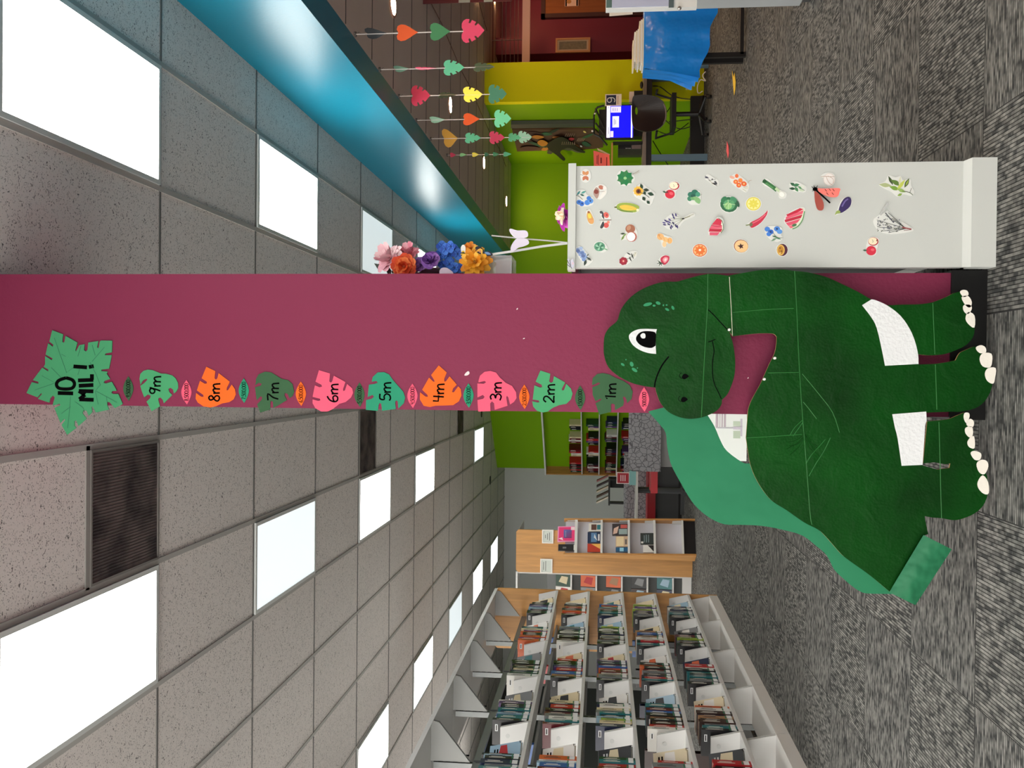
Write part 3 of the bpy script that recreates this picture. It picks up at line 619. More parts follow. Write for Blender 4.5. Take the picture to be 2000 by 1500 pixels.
# rolled tail tip
g = G(); i0, i1 = (1737, 1157), (1804, 1045); o0, o1 = (1788, 1182), (1859, 1073); NS = 10; rows = []
for k in range(NS+1):
    s_ = k/NS; dep = DY-0.018-0.012*math.sin(math.pi*min(1, s_*1.1))+0.05*max(0, s_-0.72)**1.3
    rows.append([at(i0[0]+(o0[0]-i0[0])*s_, i0[1]+(o0[1]-i0[1])*s_, y=dep), at(i1[0]+(o1[0]-i1[0])*s_, i1[1]+(o1[1]-i1[1])*s_, y=dep)])
vs = [p for r_ in rows for p in r_]+[p+Vector((0, 0.002, 0)) for r_ in rows for p in r_]; n2 = 2*(NS+1)
fs = [(2*k, 2*k+1, 2*k+3, 2*k+2) for k in range(NS)]+[(n2+2*k, n2+2*k+2, n2+2*k+3, n2+2*k+1) for k in range(NS)]
g.add(vs, fs); D.part('tail_tip', g, mat((28, 112, 74), 0.6, bump=(14, 0.7, 0.02)), label='rolled over end of the paper tail', smooth=True)

# ================================================================ WHITE CABINET WITH CUTOUTS
KY = 2.98
CWH = mat((196, 199, 195), 0.5)
K = Thing('book_cabinet', (0.515, KY+0.3, 0), 'white cabinet end covered in paper fruit and vegetable cutouts, beside the column', 'cabinet')
K.part('end_panel', G().box(0.352, 0.685, KY, KY+0.04, 0.09, 1.315), CWH)
K.part('plinth', G().box(0.350, 0.692, KY-0.018, KY+0.04, 0.0, 0.075).box(0.415, 0.692, KY+.04, KY+.9, 0, .075).poly([(0.350, KY-0.018, 0.075), (0.692, KY-0.018, 0.075), (0.685, KY, 0.095), (0.352, KY, 0.095)], (0, 0.02, 0)), CWH)
K.part('top', G().box(0.344, 0.692, KY-0.012, KY+0.05, 1.312, 1.337).box(0.38, 0.692, KY+.05, KY+.9, 1.312, 1.337), CWH)
K.part('back_panel', G().box(0.415, 0.43, KY+0.04, KY+0.88, 0.076, 1.311), DGREY)  # dark grey puts the shade of the gap by the column into the colour
for z_ in (0.09, 0.48, 0.88): K.part('shelf', G().box(0.431, 0.68, KY+0.041, KY+0.879, z_, z_+0.018), CWH)
K.part('end_panel', G().box(0.415, 0.685, KY+0.88, KY+0.9, 0.076, 1.311), CWH)
b1 = at(1422, 320, y=3.2); 
one('board_book', G().box(0.50, 0.70, 3.15, 3.185, 0.503, 0.80), mat((196, 140, 70), 0.6), 'tan board book sticking out of the white cabinet shelf', 'book')
b0 = at(1422, 320, y=3.165)
one('board_book', G().box(0.50, 0.708, 3.12, 3.145, 0.11, 0.20), mat((200, 60, 80), 0.6), 'red book sticking out low behind the white cabinet end', 'book')

# ---------------------------------------------------------------- cutouts
def A5(l): return [((1090+p[0]/5.0, 300+p[1]/5.0)+tuple(p[2:])) for p in l]
def B3(l): return [((1390+p[0]/3.333, 300+p[1]/3.333)+tuple(p[2:])) for p in l]
_sk = 0
def cutout(name, label, fr, back, shapes, cat='sticker', lift=0.0, tilt=None):
    """a printed paper cutout: white card plus printed shapes, all in photo pixels on the cabinet front"""
    global _sk; _sk += 1
    f = A5 if fr == 'a' else B3; sc_ = 5.0 if fr == 'a' else 3.333
    ox, oy = (1090, 300) if fr == 'a' else (1390, 300)
    cols = [(220, 221, 217)]; g = G(); Y0 = KY-0.0004-lift
    if len(back) == 5 and not isinstance(back[0], tuple): bp = ellpts(ox+back[0]/sc_, oy+back[1]/sc_, back[2]/sc_, back[3]/sc_, back[4], 20)
    else: bp = smooth_outline(f(back), n=3)
    g.poly(on_y(bp, Y0), (0, -0.0012, 0), 0); lay = Y0-0.0013
    for k, s in enumerate(shapes):
        c = s[-1]
        if c not in cols: cols.append(c)
        mi = cols.index(c); yy = lay-0.00012*k
        if s[0] == 'e': g.poly(on_y(ellpts(ox+s[1]/sc_, oy+s[2]/sc_, s[3]/sc_, s[4]/sc_, s[5], 14), yy), (0, -0.0001, 0), mi)
        elif s[0] == 'p': g.poly(on_y(smooth_outline(f(s[1]), n=3), yy), (0, -0.0001, 0), mi)
        elif s[0] == 'q': g.poly(on_y(f(s[1]), yy), (0, -0.0001, 0), mi)
        elif s[0] == 'l': stroke(g, f(s[1]) if len(s[1]) < 3 else smooth_outline(f(s[1]), False, 3), s[2]/sc_, yy, 0.0001, mi)
    return one(name, g, [mat(c, 0.6) for c in cols], label, cat, 'paper cutouts on the white cabinet')
def leafp(cx, cy, L, W, a, c):
    ca, sa = math.cos(a), math.sin(a)
    return ('p', [(cx-L*ca, cy-L*sa, 1), (cx-W*sa*-1, cy-W*ca, 0), (cx+L*ca, cy+L*sa, 1), (cx-W*sa, cy+W*ca, 0)], c)
G1, G2, G3, G4 = (38, 96, 50), (70, 140, 80), (120, 170, 90), (24, 58, 40)
def petal4(cx, cy, r, c1, c2, rot):
    return [leafp(cx+r*math.cos(rot+a), cy+r*math.sin(rot+a), r, r*.6, rot+a, c1 if k < 2 else c2) for k, a in enumerate((0.5, -0.5, 2.6, -2.6))]
cutout('butterfly_cutout', 'small brown and orange butterfly cutout in the top corner of the cabinet', 'a', (270, 218, 52, 66, 0), petal4(268, 215, 28, (190, 110, 80), (206, 140, 90), 1.57)+[('e', 262, 213, 10, 7, 0, (240, 210, 200)), ('l', [(215, 205), (245, 212)], 3, (60, 40, 40))])
cutout('lettuce_cutout', 'green leafy lettuce cutout near the cabinet edge', 'a', [(590,180),(640,158),(700,180),(740,215),(745,260),(700,300),(640,315),(590,285),(572,230)],
 [('e', 655, 238, 70, 62, 0, (60, 150, 88))]+[leafp(655+44*math.cos(a), 238+40*math.sin(a), 40, 26, a, (34+int(20*math.sin(3*a)), 120, 66)) for a in [k*.7 for k in range(9)]]+[('l', [(720,205),(760,185),(790,165)], 4, (150, 140, 120)), ('l', [(750,200),(795,180)], 3, (170, 160, 140)), ('e', 655, 240, 16, 14, 0, (150, 200, 140))])
cutout('sunflower_cutout', 'yellow sunflower cutout with dark leaves', 'a', [(735,360),(760,325),(820,290),(870,330),(950,385),(935,440),(905,505),(860,490),(800,450),(745,415)],
 [('e', 785, 365, 46, 44, 0, (238, 180, 60))]+[leafp(785+40*math.cos(a), 365+38*math.sin(a), 16, 8, a, (244, 196, 80)) for a in [k*.63 for k in range(10)]]+[('e', 785, 368, 24, 24, 0, (120, 60, 24)), ('e', 785, 368, 12, 12, 0, (40, 24, 16)), leafp(815, 320, 28, 15, 1.2, G4), leafp(860, 355, 30, 16, .1, (30, 50, 36)), leafp(905, 395, 34, 18, .3, G4), leafp(845, 385, 22, 14, 1.2, G4), leafp(838, 440, 24, 18, 1.0, (34, 56, 40)), leafp(880, 475, 22, 15, .8, G4), ('l', [(800,380),(850,400),(890,430)], 5, (40, 60, 40))])
cutout('mushroom_cutout', 'brown and white mushroom cutout', 'a', [(345,355),(385,310),(440,300),(480,340),(470,400),(410,450),(360,420)],
 [('p', [(345,375),(370,330),(400,350),(400,400),(380,440),(352,410)], (170, 140, 130)), ('e', 372, 372, 24, 22, .5, (130, 60, 50)), ('e', 420, 330, 26, 20, .4, (180, 110, 90)), ('e', 455, 335, 18, 20, 0, (236, 230, 226)), ('p', [(400,440),(440,370),(470,360),(460,400),(420,440)], (232, 228, 222)), ('l', [(395,375),(455,370)], 3, (150, 130, 120))])
cutout('blueberry_cutout', 'blueberry sprig cutout with teal leaves in the top corner', 'a', [(165,400),(190,360),(260,355),(280,400),(340,430),(345,490),(290,515),(190,505),(175,460)],
 [('e', 205, 475, 26, 24, 0, (70, 130, 210)), ('e', 232, 490, 24, 24, 0, (54, 110, 200)), ('e', 285, 478, 28, 26, 0, (70, 130, 214)), ('e', 318, 462, 26, 26, 0, (90, 150, 224)), ('e', 300, 435, 22, 20, 0, (60, 120, 204)), ('e', 235, 488, 8, 8, 0, (24, 50, 110)), ('e', 315, 462, 9, 8, 0, (24, 50, 110)), ('e', 205, 472, 7, 7, 0, (24, 50, 110)), leafp(200, 385, 30, 10, -.9, (60, 130, 130)), leafp(248, 378, 28, 10, -.4, (70, 150, 140)), leafp(235, 405, 24, 9, .4, (40, 90, 80)), ('l', [(165,405),(200,415),(240,450)], 4, (70, 60, 50))])
cutout('corn_cutout', 'yellow corn cob cutout with green husk', 'a', [(550,525),(590,485),(680,475),(780,510),(790,550),(740,582),(640,570),(590,550)],
 [('p', [(565,522),(600,485),(700,482),(790,515),(770,565),(720,575),(630,568),(590,548)], (150, 170, 70)), ('p', [(600,515),(650,500),(730,515),(775,545),(700,555),(630,545)], (236, 200, 80)), ('l', [(610,512),(690,512),(770,540)], 3, (210, 160, 50)), ('l', [(610,530),(690,532),(760,548)], 3, (210, 160, 50)), ('e', 562, 524, 14, 8, 0, (90, 100, 50)), ('e', 778, 552, 14, 14, 0, (235, 235, 200)), ('l', [(575,540),(640,560),(730,572)], 7, (90, 120, 50))])
cutout('apple_cutout', 'red apple and halved apple cutout beside the sunflower', 'a', [(1035,370),(1080,340),(1085,290),(1130,265),(1185,290),(1188,330),(1150,370),(1145,420),(1090,442),(1045,420)],
 [('e', 1135, 315, 50, 40, 0, (176, 30, 50)), ('e', 1130, 312, 43, 35, 0, (244, 234, 206)), ('l', [(1125,300),(1135,318),(1125,325)], 3, (120, 100, 60)), ('e', 1170, 300, 5, 9, .4, (120, 60, 40)), ('e', 1092, 396, 48, 44, 0, (206, 36, 60)), ('e', 1105, 390, 20, 14, .3, (228, 92, 104)), ('e', 1065, 376, 10, 8, 0, (90, 40, 40)), leafp(1040, 375, 22, 9, .4, (50, 90, 70))])
cutout('broccoli_cutout', 'green broccoli cutout with pale stalk', 'a', [(1262,440),(1280,385),(1340,352),(1390,375),(1395,440),(1385,495),(1340,500),(1300,500),(1270,475)],
 [('e', 1295, 400, 30, 26, 0, (50, 120, 100)), ('e', 1335, 380, 34, 28, 0, (40, 110, 90)), ('e', 1365, 398, 24, 24, 0, (70, 150, 120)), ('e', 1285, 440, 24, 24, 0, (60, 130, 100)), ('e', 1320, 415, 26, 20, 0, (34, 90, 76)), ('p', [(1310,430),(1350,420),(1390,450),(1380,490),(1340,470)], (130, 180, 120)), ('e', 1310, 440, 20, 14, .5, (110, 170, 110)), ('p', [(1300,490),(1330,455),(1345,490)], (220, 225, 215)), ('l', [(1385,410),(1405,395)], 3, (140, 130, 120))])
cutout('butterfly_cutout', 'small black and white swallowtail cutout near the cabinet edge', 'a', [(1428,240),(1450,205),(1475,205),(1520,235),(1565,265),(1560,315),(1520,310),(1470,275)],
 [leafp(1450, 232, 22, 9, .2, (70, 70, 90)), ('l', [(1435,215),(1480,260)], 4, (40, 40, 60)), ('l', [(1430,240),(1475,235)], 3, (60, 60, 80)), ('l', [(1470,265),(1540,250)], 3, (30, 30, 40)), ('e', 1540, 285, 22, 10, 1.0, (70, 74, 80)), ('e', 1525, 295, 18, 8, .4, (40, 44, 50)), ('l', [(1500,290),(1555,315)], 4, (30, 30, 34)), ('e', 1505, 250, 6, 6, 0, (20, 20, 24)), ('l', [(1480,265),(1520,300)], 4, (170, 160, 130))])
cutout('flower_cutout', 'orange flower bouquet cutout near the cabinet edge', 'a', [(1675,235),(1740,195),(1790,225),(1850,280),(1865,330),(1835,380),(1780,350),(1705,300)],
 [('e', 1700, 232, 26, 14, .3, (226, 170, 150)), ('e', 1745, 218, 18, 20, 0, (226, 110, 60)), ('e', 1735, 275, 24, 22, 0, (230, 110, 50)), ('e', 1780, 262, 22, 22, 0, (236, 130, 60)), ('e', 1765, 308, 24, 24, 0, (226, 100, 44)), ('e', 1815, 295, 28, 24, .4, (220, 96, 44)), ('e', 1735, 275, 8, 8, 0, (250, 190, 120)), ('e', 1765, 308, 9, 9, 0, (250, 180, 110)), ('e', 1815, 295, 9, 9, 0, (250, 190, 120)), ('l', [(1810,330),(1850,320)], 3, (150, 150, 90)), ('l', [(1800,345),(1840,370)], 3, (160, 160, 100)), ('l', [(1850,290),(1870,265),(1890,260)], 3, (160, 130, 110)), ('l', [(1820,340),(1858,335)], 3, (190, 190, 130))])
cutout('cabbage_cutout', 'round green cabbage cutout', 'a', (1670, 498, 92, 82, .2),
 [('e', 1668, 498, 86, 74, .2, (40, 100, 66)), ('e', 1620, 450, 36, 26, -.8, (50, 120, 80)), ('e', 1715, 450, 40, 24, .6, (70, 140, 100)), ('e', 1670, 500, 58, 52, 0, (90, 160, 110)), ('e', 1660, 510, 38, 34, 0, (150, 200, 130)), ('l', [(1610,500),(1670,490),(1730,500)], 4, (200, 224, 180)), ('l', [(1660,450),(1665,545)], 4, (200, 224, 180)), ('l', [(1625,540),(1660,490),(1700,455)], 3, (60, 120, 80)), ('e', 1755, 490, 14, 34, -.3, (44, 90, 66))])
cutout('lemon_cutout', 'round yellow lemon slice cutout', 'a', (1908, 490, 78, 72, 0),
 [('e', 1908, 490, 72, 66, 0, (220, 206, 70)), ('e', 1908, 490, 62, 56, 0, (240, 232, 150))]+[leafp(1908+30*math.cos(a), 490+27*math.sin(a), 26, 12, a, (224, 212, 84)) for a in [k*.785 for k in range(8)]])
cutout('squash_cutout', 'small yellow and tan squash cutout near the cabinet top', 'a', [(275,555),(310,545),(330,580),(355,650),(340,690),(300,685),(280,620)],
 [('p', [(280,590),(300,560),(325,590),(350,650),(340,685),(305,680),(285,640)], (214, 166, 90)), ('e', 308, 610, 16, 26, -.3, (230, 210, 80)), ('e', 325, 655, 24, 26, 0, (222, 160, 100)), ('l', [(275,552),(295,545)], 3, (90, 60, 50)), ('l', [(300,640),(345,640)], 3, (180, 120, 60)), ('e', 298, 572, 12, 10, .5, (150, 90, 50))])
cutout('butterfly_cutout', 'coral and black butterfly cutout near the cabinet top', 'a', [(400,560),(440,565),(490,585),(520,650),(500,715),(440,735),(410,690),(430,640)],
 [('p', [(405,565),(440,570),(450,640),(425,610)], (60, 64, 70)), ('e', 422, 595, 6, 12, -.3, (220, 224, 226)), ('e', 470, 600, 30, 24, 1.0, (220, 100, 90)), ('e', 470, 700, 26, 26, 0, (210, 84, 80)), ('p', [(410,720),(440,660),(450,700),(430,730)], (50, 54, 60)), ('l', [(430,650),(520,648)], 6, (110, 70, 60)), ('e', 475, 600, 8, 8, 0, (150, 40, 44)), ('e', 490, 670, 14, 14, 0, (226, 130, 110)), ('l', [(400,650),(435,650)], 2.5, (30, 30, 30))])
cutout('artichoke_cutout', 'small green artichoke cutout', 'a', [(350,905),(370,865),(430,855),(470,895),(485,935),(440,965),(385,950)],
 [('e', 405, 908, 54, 46, 0, (90, 150, 120))]+[leafp(405+24*math.cos(a), 908+20*math.sin(a), 22, 11, a, (60, 120, 92) if k % 2 else (150, 200, 170)) for k, a in enumerate([.3+k*.8 for k in range(8)])]+[('l', [(445,925),(480,940)], 12, (130, 180, 140))])
cutout('hyacinth_cutout', 'pale blue hyacinth cutout near the cabinet top edge', 'a', [(170,930),(220,905),(280,970),(300,1010),(340,1045),(275,1100),(240,1060),(185,990)],
 [('e', x, y, 20, 17, 0, c) for (x, y, c) in ((195,935,(140,160,200)),(222,925,(160,180,214)),(205,962,(120,146,196)),(240,955,(170,190,222)),(218,985,(140,160,204)),(255,985,(130,156,200)),(235,1010,(160,180,214)),(268,1010,(140,164,206)),(250,1035,(120,146,196)),(195,950,(90,110,160)),(235,970,(96,120,170)),(245,1000,(90,110,160)))]+[leafp(265, 1065, 32, 14, 1.9, (40, 56, 50)), leafp(300, 1025, 30, 9, .5, (46, 60, 54)), ('l', [(275,1030),(325,1045)], 4, (60, 70, 60)), leafp(290, 990, 16, 5, -.9, (40, 56, 50))])
cutout('coconut_cutout', 'coconut cutout with open white half and leaves', 'a', [(610,790),(655,770),(670,705),(720,690),(765,740),(775,820),(720,865),(670,840),(620,845)],
 [('e', 705, 735, 48, 44, 0, (160, 100, 76)), ('e', 690, 725, 20, 26, .5, (190, 140, 110)), ('e', 718, 812, 52, 50, 0, (176, 100, 90)), ('e', 712, 812, 42, 44, 0, (246, 244, 240)), leafp(632, 782, 26, 9, -.1, (56, 70, 50)), leafp(632, 822, 30, 10, -1.0, (110, 140, 70)), leafp(650, 795, 26, 8, -.7, (130, 160, 90))])
cutout('lavender_cutout', 'lavender bunch cutout with splayed purple flower heads', 'a', [(1020,690),(1040,640),(1120,585),(1170,600),(1220,625),(1310,580),(1335,610),(1230,660),(1170,730),(1080,740)],
 [('l', [(1225,635),(x, y)], 3, (110, 120, 80)) for (x, y) in ((1060,700),(1110,720),(1150,715),(1050,660),(1100,630),(1140,605))]+[('e', x, y, 17, 7, a, c) for (x, y, a, c) in ((1040,695,.2,(60,50,110)),(1065,665,.3,(80,70,130)),(1080,690,.6,(50,44,100)),(1110,710,1.1,(70,60,120)),(1100,725,1.2,(50,44,96)),(1150,705,1.3,(44,40,90)),(1165,715,1.4,(60,54,110)),(1050,655,.5,(60,50,110)),(1090,645,.7,(90,80,140)),(1120,600,1.2,(50,44,100)),(1150,598,1.3,(70,60,120)),(1130,625,1.0,(60,50,110)),(1085,670,.5,(90,80,150)),(1125,680,1.,(50,50,90)),(1035,675,.2,(90,84,140)))]+[('l', [(1225,632),(1270,615),(1325,590)], 4, (150, 150, 110)), ('l', [(1225,636),(1290,610)], 4, (110, 110, 70)), ('e', 1222, 635, 12, 8, 0, (40, 36, 40))])
cutout('ginger_cutout', 'tan ginger root cutout', 'a', [(960,810),(990,775),(1050,800),(1110,820),(1115,870),(1060,880),(1050,920),(1015,905),(1000,850)],
 [('e', 1000, 812, 36, 32, .5, (230, 180, 120)), ('e', 1050, 840, 34, 24, .4, (236, 190, 130)), ('e', 1090, 850, 26, 30, 0, (230, 176, 110)), ('e', 1038, 885, 20, 28, 0, (238, 200, 150)), ('l', [(980,800),(1010,835)], 3, (190, 130, 80)), ('l', [(1030,820),(1045,855)], 3, (196, 136, 80)), ('l', [(1075,830),(1080,865)], 3, (196, 136, 80)), ('e', 985, 795, 14, 10, .4, (214, 150, 90))])
cutout('watermelon_cutout', 'stacked watermelon slices cutout casting a shadow, in the middle of the cabinet', 'a', [(1465,755),(1510,690),(1550,625),(1610,640),(1615,740),(1570,785),(1485,800)],
 [('p', [(1550,628,1),(1600,650),(1612,730),(1580,780),(1520,770),(1490,740)], (226, 230, 214)), ('q', [(1552,632),(1500,695),(1590,700),(1600,650)], (206, 44, 74)), ('q', [(1500,698),(1478,735),(1600,732),(1600,700)], (226, 96, 120)), ('q', [(1480,735),(1470,762),(1590,765),(1605,735)], (196, 36, 66)), ('q', [(1480,768),(1480,798),(1555,798),(1580,768)], (220, 90, 116)), ('l', [(1495,700),(1560,712),(1600,700)], 5, (170, 24, 50)), ('l', [(1475,738),(1550,750),(1605,738)], 5, (170, 24, 50)), ('l', [(1565,630),(1605,665),(1615,735)], 5, (60, 90, 50)), ('l', [(1615,738),(1590,775)], 7, (110, 130, 80))], lift=0.006)
cutout('orange_cutout', 'round orange slice cutout', 'a', (1385, 945, 76, 68, 0),
 [('e', 1385, 945, 70, 62, 0, (224, 100, 44)), ('e', 1385, 945, 62, 54, 0, (240, 190, 130))]+[leafp(1385+32*math.cos(a), 945+28*math.sin(a), 26, 13, a, (232, 118, 52)) for a in [.3+k*.7 for k in range(9)]]+[('e', 1385, 942, 12, 11, 0, (250, 236, 214))])
cutout('pomegranate_cutout', 'dark red flower cutout with a leafy stem', 'a', [(602,1050),(640,1010),(680,965),(770,950),(765,1010),(720,1050),(670,1085),(620,1090)],
 [('e', 638+22*math.cos(a), 1050+22*math.sin(a), 20, 18, 0, (150, 26, 50)) for a in [k*.9 for k in range(7)]]+[('e', 638, 1050, 20, 20, 0, (176, 40, 60)), ('e', 638, 1050, 8, 8, 0, (230, 190, 170)), ('l', [(665,1035),(720,1005),(750,965)], 4, (60, 70, 56)), leafp(690, 978, 26, 6, .5, (34, 40, 34)), leafp(725, 1000, 34, 6, 1.2, (40, 46, 38)), leafp(705, 1030, 28, 6, 1.1, (34, 40, 34)), leafp(750, 985, 30, 12, -1.2, (224, 222, 206)), ('l', [(738,1005),(762,960)], 2.5, (60, 60, 50))])
cutout('strawberry_cutout', 'red strawberry half cutout', 'a', [(970,1060),(1010,1000),(1060,990),(1088,1010),(1080,1060),(1040,1090),(1010,1105),(985,1085)],
 [('p', [(1000,1025),(1040,995),(1085,1005),(1080,1050),(1045,1085),(1015,1075)], (196, 44, 74)), ('p', [(1020,1035),(1045,1010),(1072,1018),(1068,1045),(1040,1068)], (236, 150, 160)), ('p', [(1035,1040),(1050,1022),(1062,1030),(1050,1052)], (248, 220, 220))]+[leafp(1000+14*math.cos(a), 1065+14*math.sin(a), 24, 5, a, (46, 64, 46)) for a in (.4, 1.2, 2.0, 2.9, 3.8)])
cutout('peach_cutout', 'halved peach cutout with dark star shaped stone', 'a', (1787, 903, 78, 70, .2),
 [('e', 1787, 903, 72, 64, .2, (130, 60, 60)), ('e', 1789, 905, 67, 60, .2, (236, 196, 140)), ('q', [(1750,900),(1775,895),(1780,875),(1792,892),(1815,890),(1800,905),(1808,925),(1788,918),(1778,932),(1772,912)], (60, 20, 20))])
cutout('garlic_cutout', 'white garlic bulb cutout near the cabinet edge', 'b', [(708,150),(740,125),(790,130),(805,165),(790,205),(755,210),(735,180),(730,160)],
 [('e', 765, 168, 38, 40, 0, (224, 212, 204)), ('e', 765, 168, 34, 36, 0, (240, 234, 230)), ('l', [(710,150),(740,148),(765,150),(800,150)], 3, (170, 140, 120)), ('l', [(745,150),(760,185),(785,205)], 2.5, (190, 160, 140)), ('l', [(755,145),(790,165),(790,195)], 2.5, (190, 160, 140))])
cutout('leek_cutout', 'spring onion cutout with dark green leaves', 'b', [(330,175),(365,165),(420,220),(450,240),(485,255),(480,290),(440,290),(425,250),(345,210)],
 [('l', [(335,175),(380,205),(425,238)], 26, (50, 110, 60)), ('l', [(350,190),(400,225)], 8, (90, 150, 90)), ('l', [(415,225),(440,245)], 18, (190, 210, 170)), ('e', 455, 265, 24, 20, .6, (214, 216, 206)), ('e', 456, 266, 18, 15, .6, (238, 238, 232)), ('e', 345, 180, 14, 10, .5, (30, 80, 44))])
cutout('ivy_cutout', 'green ivy leaf cutout', 'b', [(505,200),(540,180),(580,195),(615,215),(610,250),(570,250),(525,240)],
 [leafp(528, 200, 20, 10, .5, (40, 90, 60)), leafp(550, 205, 22, 11, -.2, (60, 120, 80)), leafp(525, 228, 22, 9, .1, (30, 70, 46)), leafp(552, 232, 20, 10, 1.0, (70, 130, 84)), ('e', 592, 215, 14, 10, .6, (222, 226, 214)), ('e', 585, 238, 16, 9, .2, (200, 214, 190)), ('l', [(560,215),(605,240)], 3, (90, 120, 90)), leafp(575, 222, 16, 7, .7, (90, 150, 100))])
cutout('chili_cutout', 'slim red chili pepper cutout', 'b', [(222,465),(255,440),(300,425),(365,368),(362,400),(320,455),(270,485),(250,470)],
 [('p', [(250,450),(300,425),(340,395),(365,368,1),(358,400),(320,450),(270,482),(250,475)], (196, 44, 72)), ('l', [(262,455),(310,430),(350,395)], 6, (228, 110, 130)), ('l', [(222,467),(252,462)], 8, (130, 140, 100)), ('e', 256, 462, 10, 14, .3, (110, 110, 80))])
cutout('watermelon_cutout', 'larger tilted watermelon slices cutout with green rind below', 'b', [(470,440),(490,395),(545,360),(600,350),(608,390),(580,460),(525,492),(495,470)],
 [('p', [(590,352,1),(608,370),(595,430),(560,480),(525,490),(510,470)], (222, 228, 206)), ('q', [(485,398),(575,355),(598,362),(500,415)], (196, 34, 62)), ('q', [(483,412),(598,368),(592,392),(482,428)], (226, 90, 114)), ('q', [(474,432),(592,396),(580,420),(480,448)], (190, 34, 62)), ('q', [(482,452),(578,424),(560,448),(500,472)], (222, 84, 110)), ('q', [(500,474),(555,452),(530,480),(515,488)], (230, 110, 130)), ('l', [(604,375),(592,430),(560,475),(525,490)], 7, (100, 150, 100)), ('e', 538, 466, 16, 9, -.3, (70, 120, 80))])
cutout('blueberry_cutout', 'blueberry sprig cutout beside the red chili pepper', 'b', [(345,495),(370,472),(440,475),(462,500),(450,530),(465,550),(430,575),(385,560),(355,530)],
 [('e', 362, 492, 18, 16, 0, (70, 130, 214)), ('e', 385, 510, 18, 16, 0, (50, 100, 190)), ('e', 372, 524, 16, 14, 0, (60, 120, 206)), ('e', 425, 490, 20, 17, 0, (70, 130, 210)), ('e', 442, 508, 18, 15, 0, (90, 150, 220)), ('e', 425, 490, 6, 6, 0, (24, 50, 110)), ('e', 384, 510, 6, 6, 0, (24, 50, 110)), leafp(405, 560, 22, 6, -.5, (110, 150, 120)), leafp(430, 550, 24, 6, .4, (90, 140, 110)), leafp(410, 540, 18, 5, .2, (60, 110, 80)), ('l', [(400,515),(425,545),(465,548)], 3, (90, 110, 90))])
cutout('passionfruit_cutout', 'halved passion fruit cutout with dark purple rind', 'b', (458, 627, 40, 44, 0),
 [('e', 459, 627, 36, 40, 0, (74, 22, 52)), ('e', 450, 628, 26, 36, 0, (224, 180, 90)), ('e', 450, 628, 18, 27, 0, (190, 130, 40)), ('e', 445, 615, 4, 5, 0, (90, 60, 20)), ('e', 455, 635, 4, 5, 0, (90, 60, 20)), ('e', 445, 648, 4, 5, 0, (236, 220, 140))])
cutout('eggplant_cutout', 'dark purple aubergine cutout', 'b', [(798,402),(815,370),(840,310),(875,280),(910,300),(905,340),(860,380),(825,395)],
 [('p', [(825,378),(838,330),(865,290),(895,282),(910,305),(900,345),(860,378),(835,388)], (50, 34, 90)), ('l', [(848,345),(868,310),(888,295)], 9, (110, 96, 160)), ('p', [(800,402,1),(812,375),(832,370),(838,388),(815,392)], (150, 170, 90))])
cutout('sage_cutout', 'large green sage bunch cutout low on the cabinet', 'b', [(1088,200),(1130,180),(1150,140),(1195,155),(1230,145),(1245,175),(1290,165),(1300,210),(1318,250),(1300,275),(1250,265),(1210,280),(1170,250),(1120,225)],
 [leafp(1130, 205, 42, 14, .1, (170, 180, 130)), leafp(1165, 175, 34, 10, 1.1, (60, 76, 44)), leafp(1200, 190, 42, 15, .5, (90, 120, 50)), leafp(1190, 225, 36, 14, .3, (120, 160, 60)), leafp(1232, 205, 46, 12, -.9, (190, 200, 90)), leafp(1225, 178, 30, 8, -1.4, (210, 210, 180)), leafp(1270, 192, 34, 12, -1.1, (60, 80, 40)), leafp(1272, 190, 22, 6, -1.1, (150, 170, 70)), leafp(1235, 240, 30, 12, .4, (150, 180, 100)), leafp(1225, 268, 18, 8, -.4, (130, 160, 70)), ('l', [(1240,245),(1285,252),(1310,270)], 4, (80, 90, 60)), ('l', [(1290,255),(1300,225)], 2.5, (60, 60, 50))])
cutout('rosemary_cutout', 'rosemary and lavender bunch cutout beneath a tilted glass straw', 'b', [(1055,425),(1130,380),(1150,375),(1200,440),(1240,445),(1310,490),(1290,510),(1170,525),(1100,510),(1060,470)],
 [('l', [(1265,488),(x, y)], 3, (70, 76, 66)) for (x, y) in ((1075,432),(1090,480),(1130,400),(1100,505),(1150,515),(1150,385),(1175,420))]+[('l', [(x, y), (x+dx, y+dy)], 4, c) for (x, y, dx, dy, c) in [(1075+random.uniform(0, 150), 425+random.uniform(-4, 85), random.uniform(4, 14), random.uniform(-12, 12), random.choice([(50,54,60),(90,94,110),(70,72,96),(120,124,130),(60,70,56)])) for _ in range(60)]]+[('l', [(1130,385),(1185,450)], 6, (70, 72, 80)), ('l', [(1240,480),(1300,492)], 8, (150, 70, 74)), ('l', [(1250,500),(1300,495)], 3, (110, 60, 60))])
cutout('apple_cutout', 'red apple and apple half cutout, lowest on the cabinet', 'b', [(1005,625),(1018,555),(1060,542),(1090,560),(1080,600),(1070,655),(1030,665)],
 [('e', 1052, 572, 34, 28, 0, (170, 30, 50)), ('e', 1050, 570, 30, 24, 0, (240, 226, 196)), ('l', [(1045,560),(1052,572),(1045,578)], 2.5, (100, 110, 60)), ('e', 1076, 565, 4, 7, 0, (120, 60, 40)), ('e', 1038, 632, 33, 31, 0, (206, 40, 64)), ('e', 1048, 626, 12, 9, 0, (228, 96, 108)), leafp(998, 630, 15, 6, .1, (60, 90, 70))])
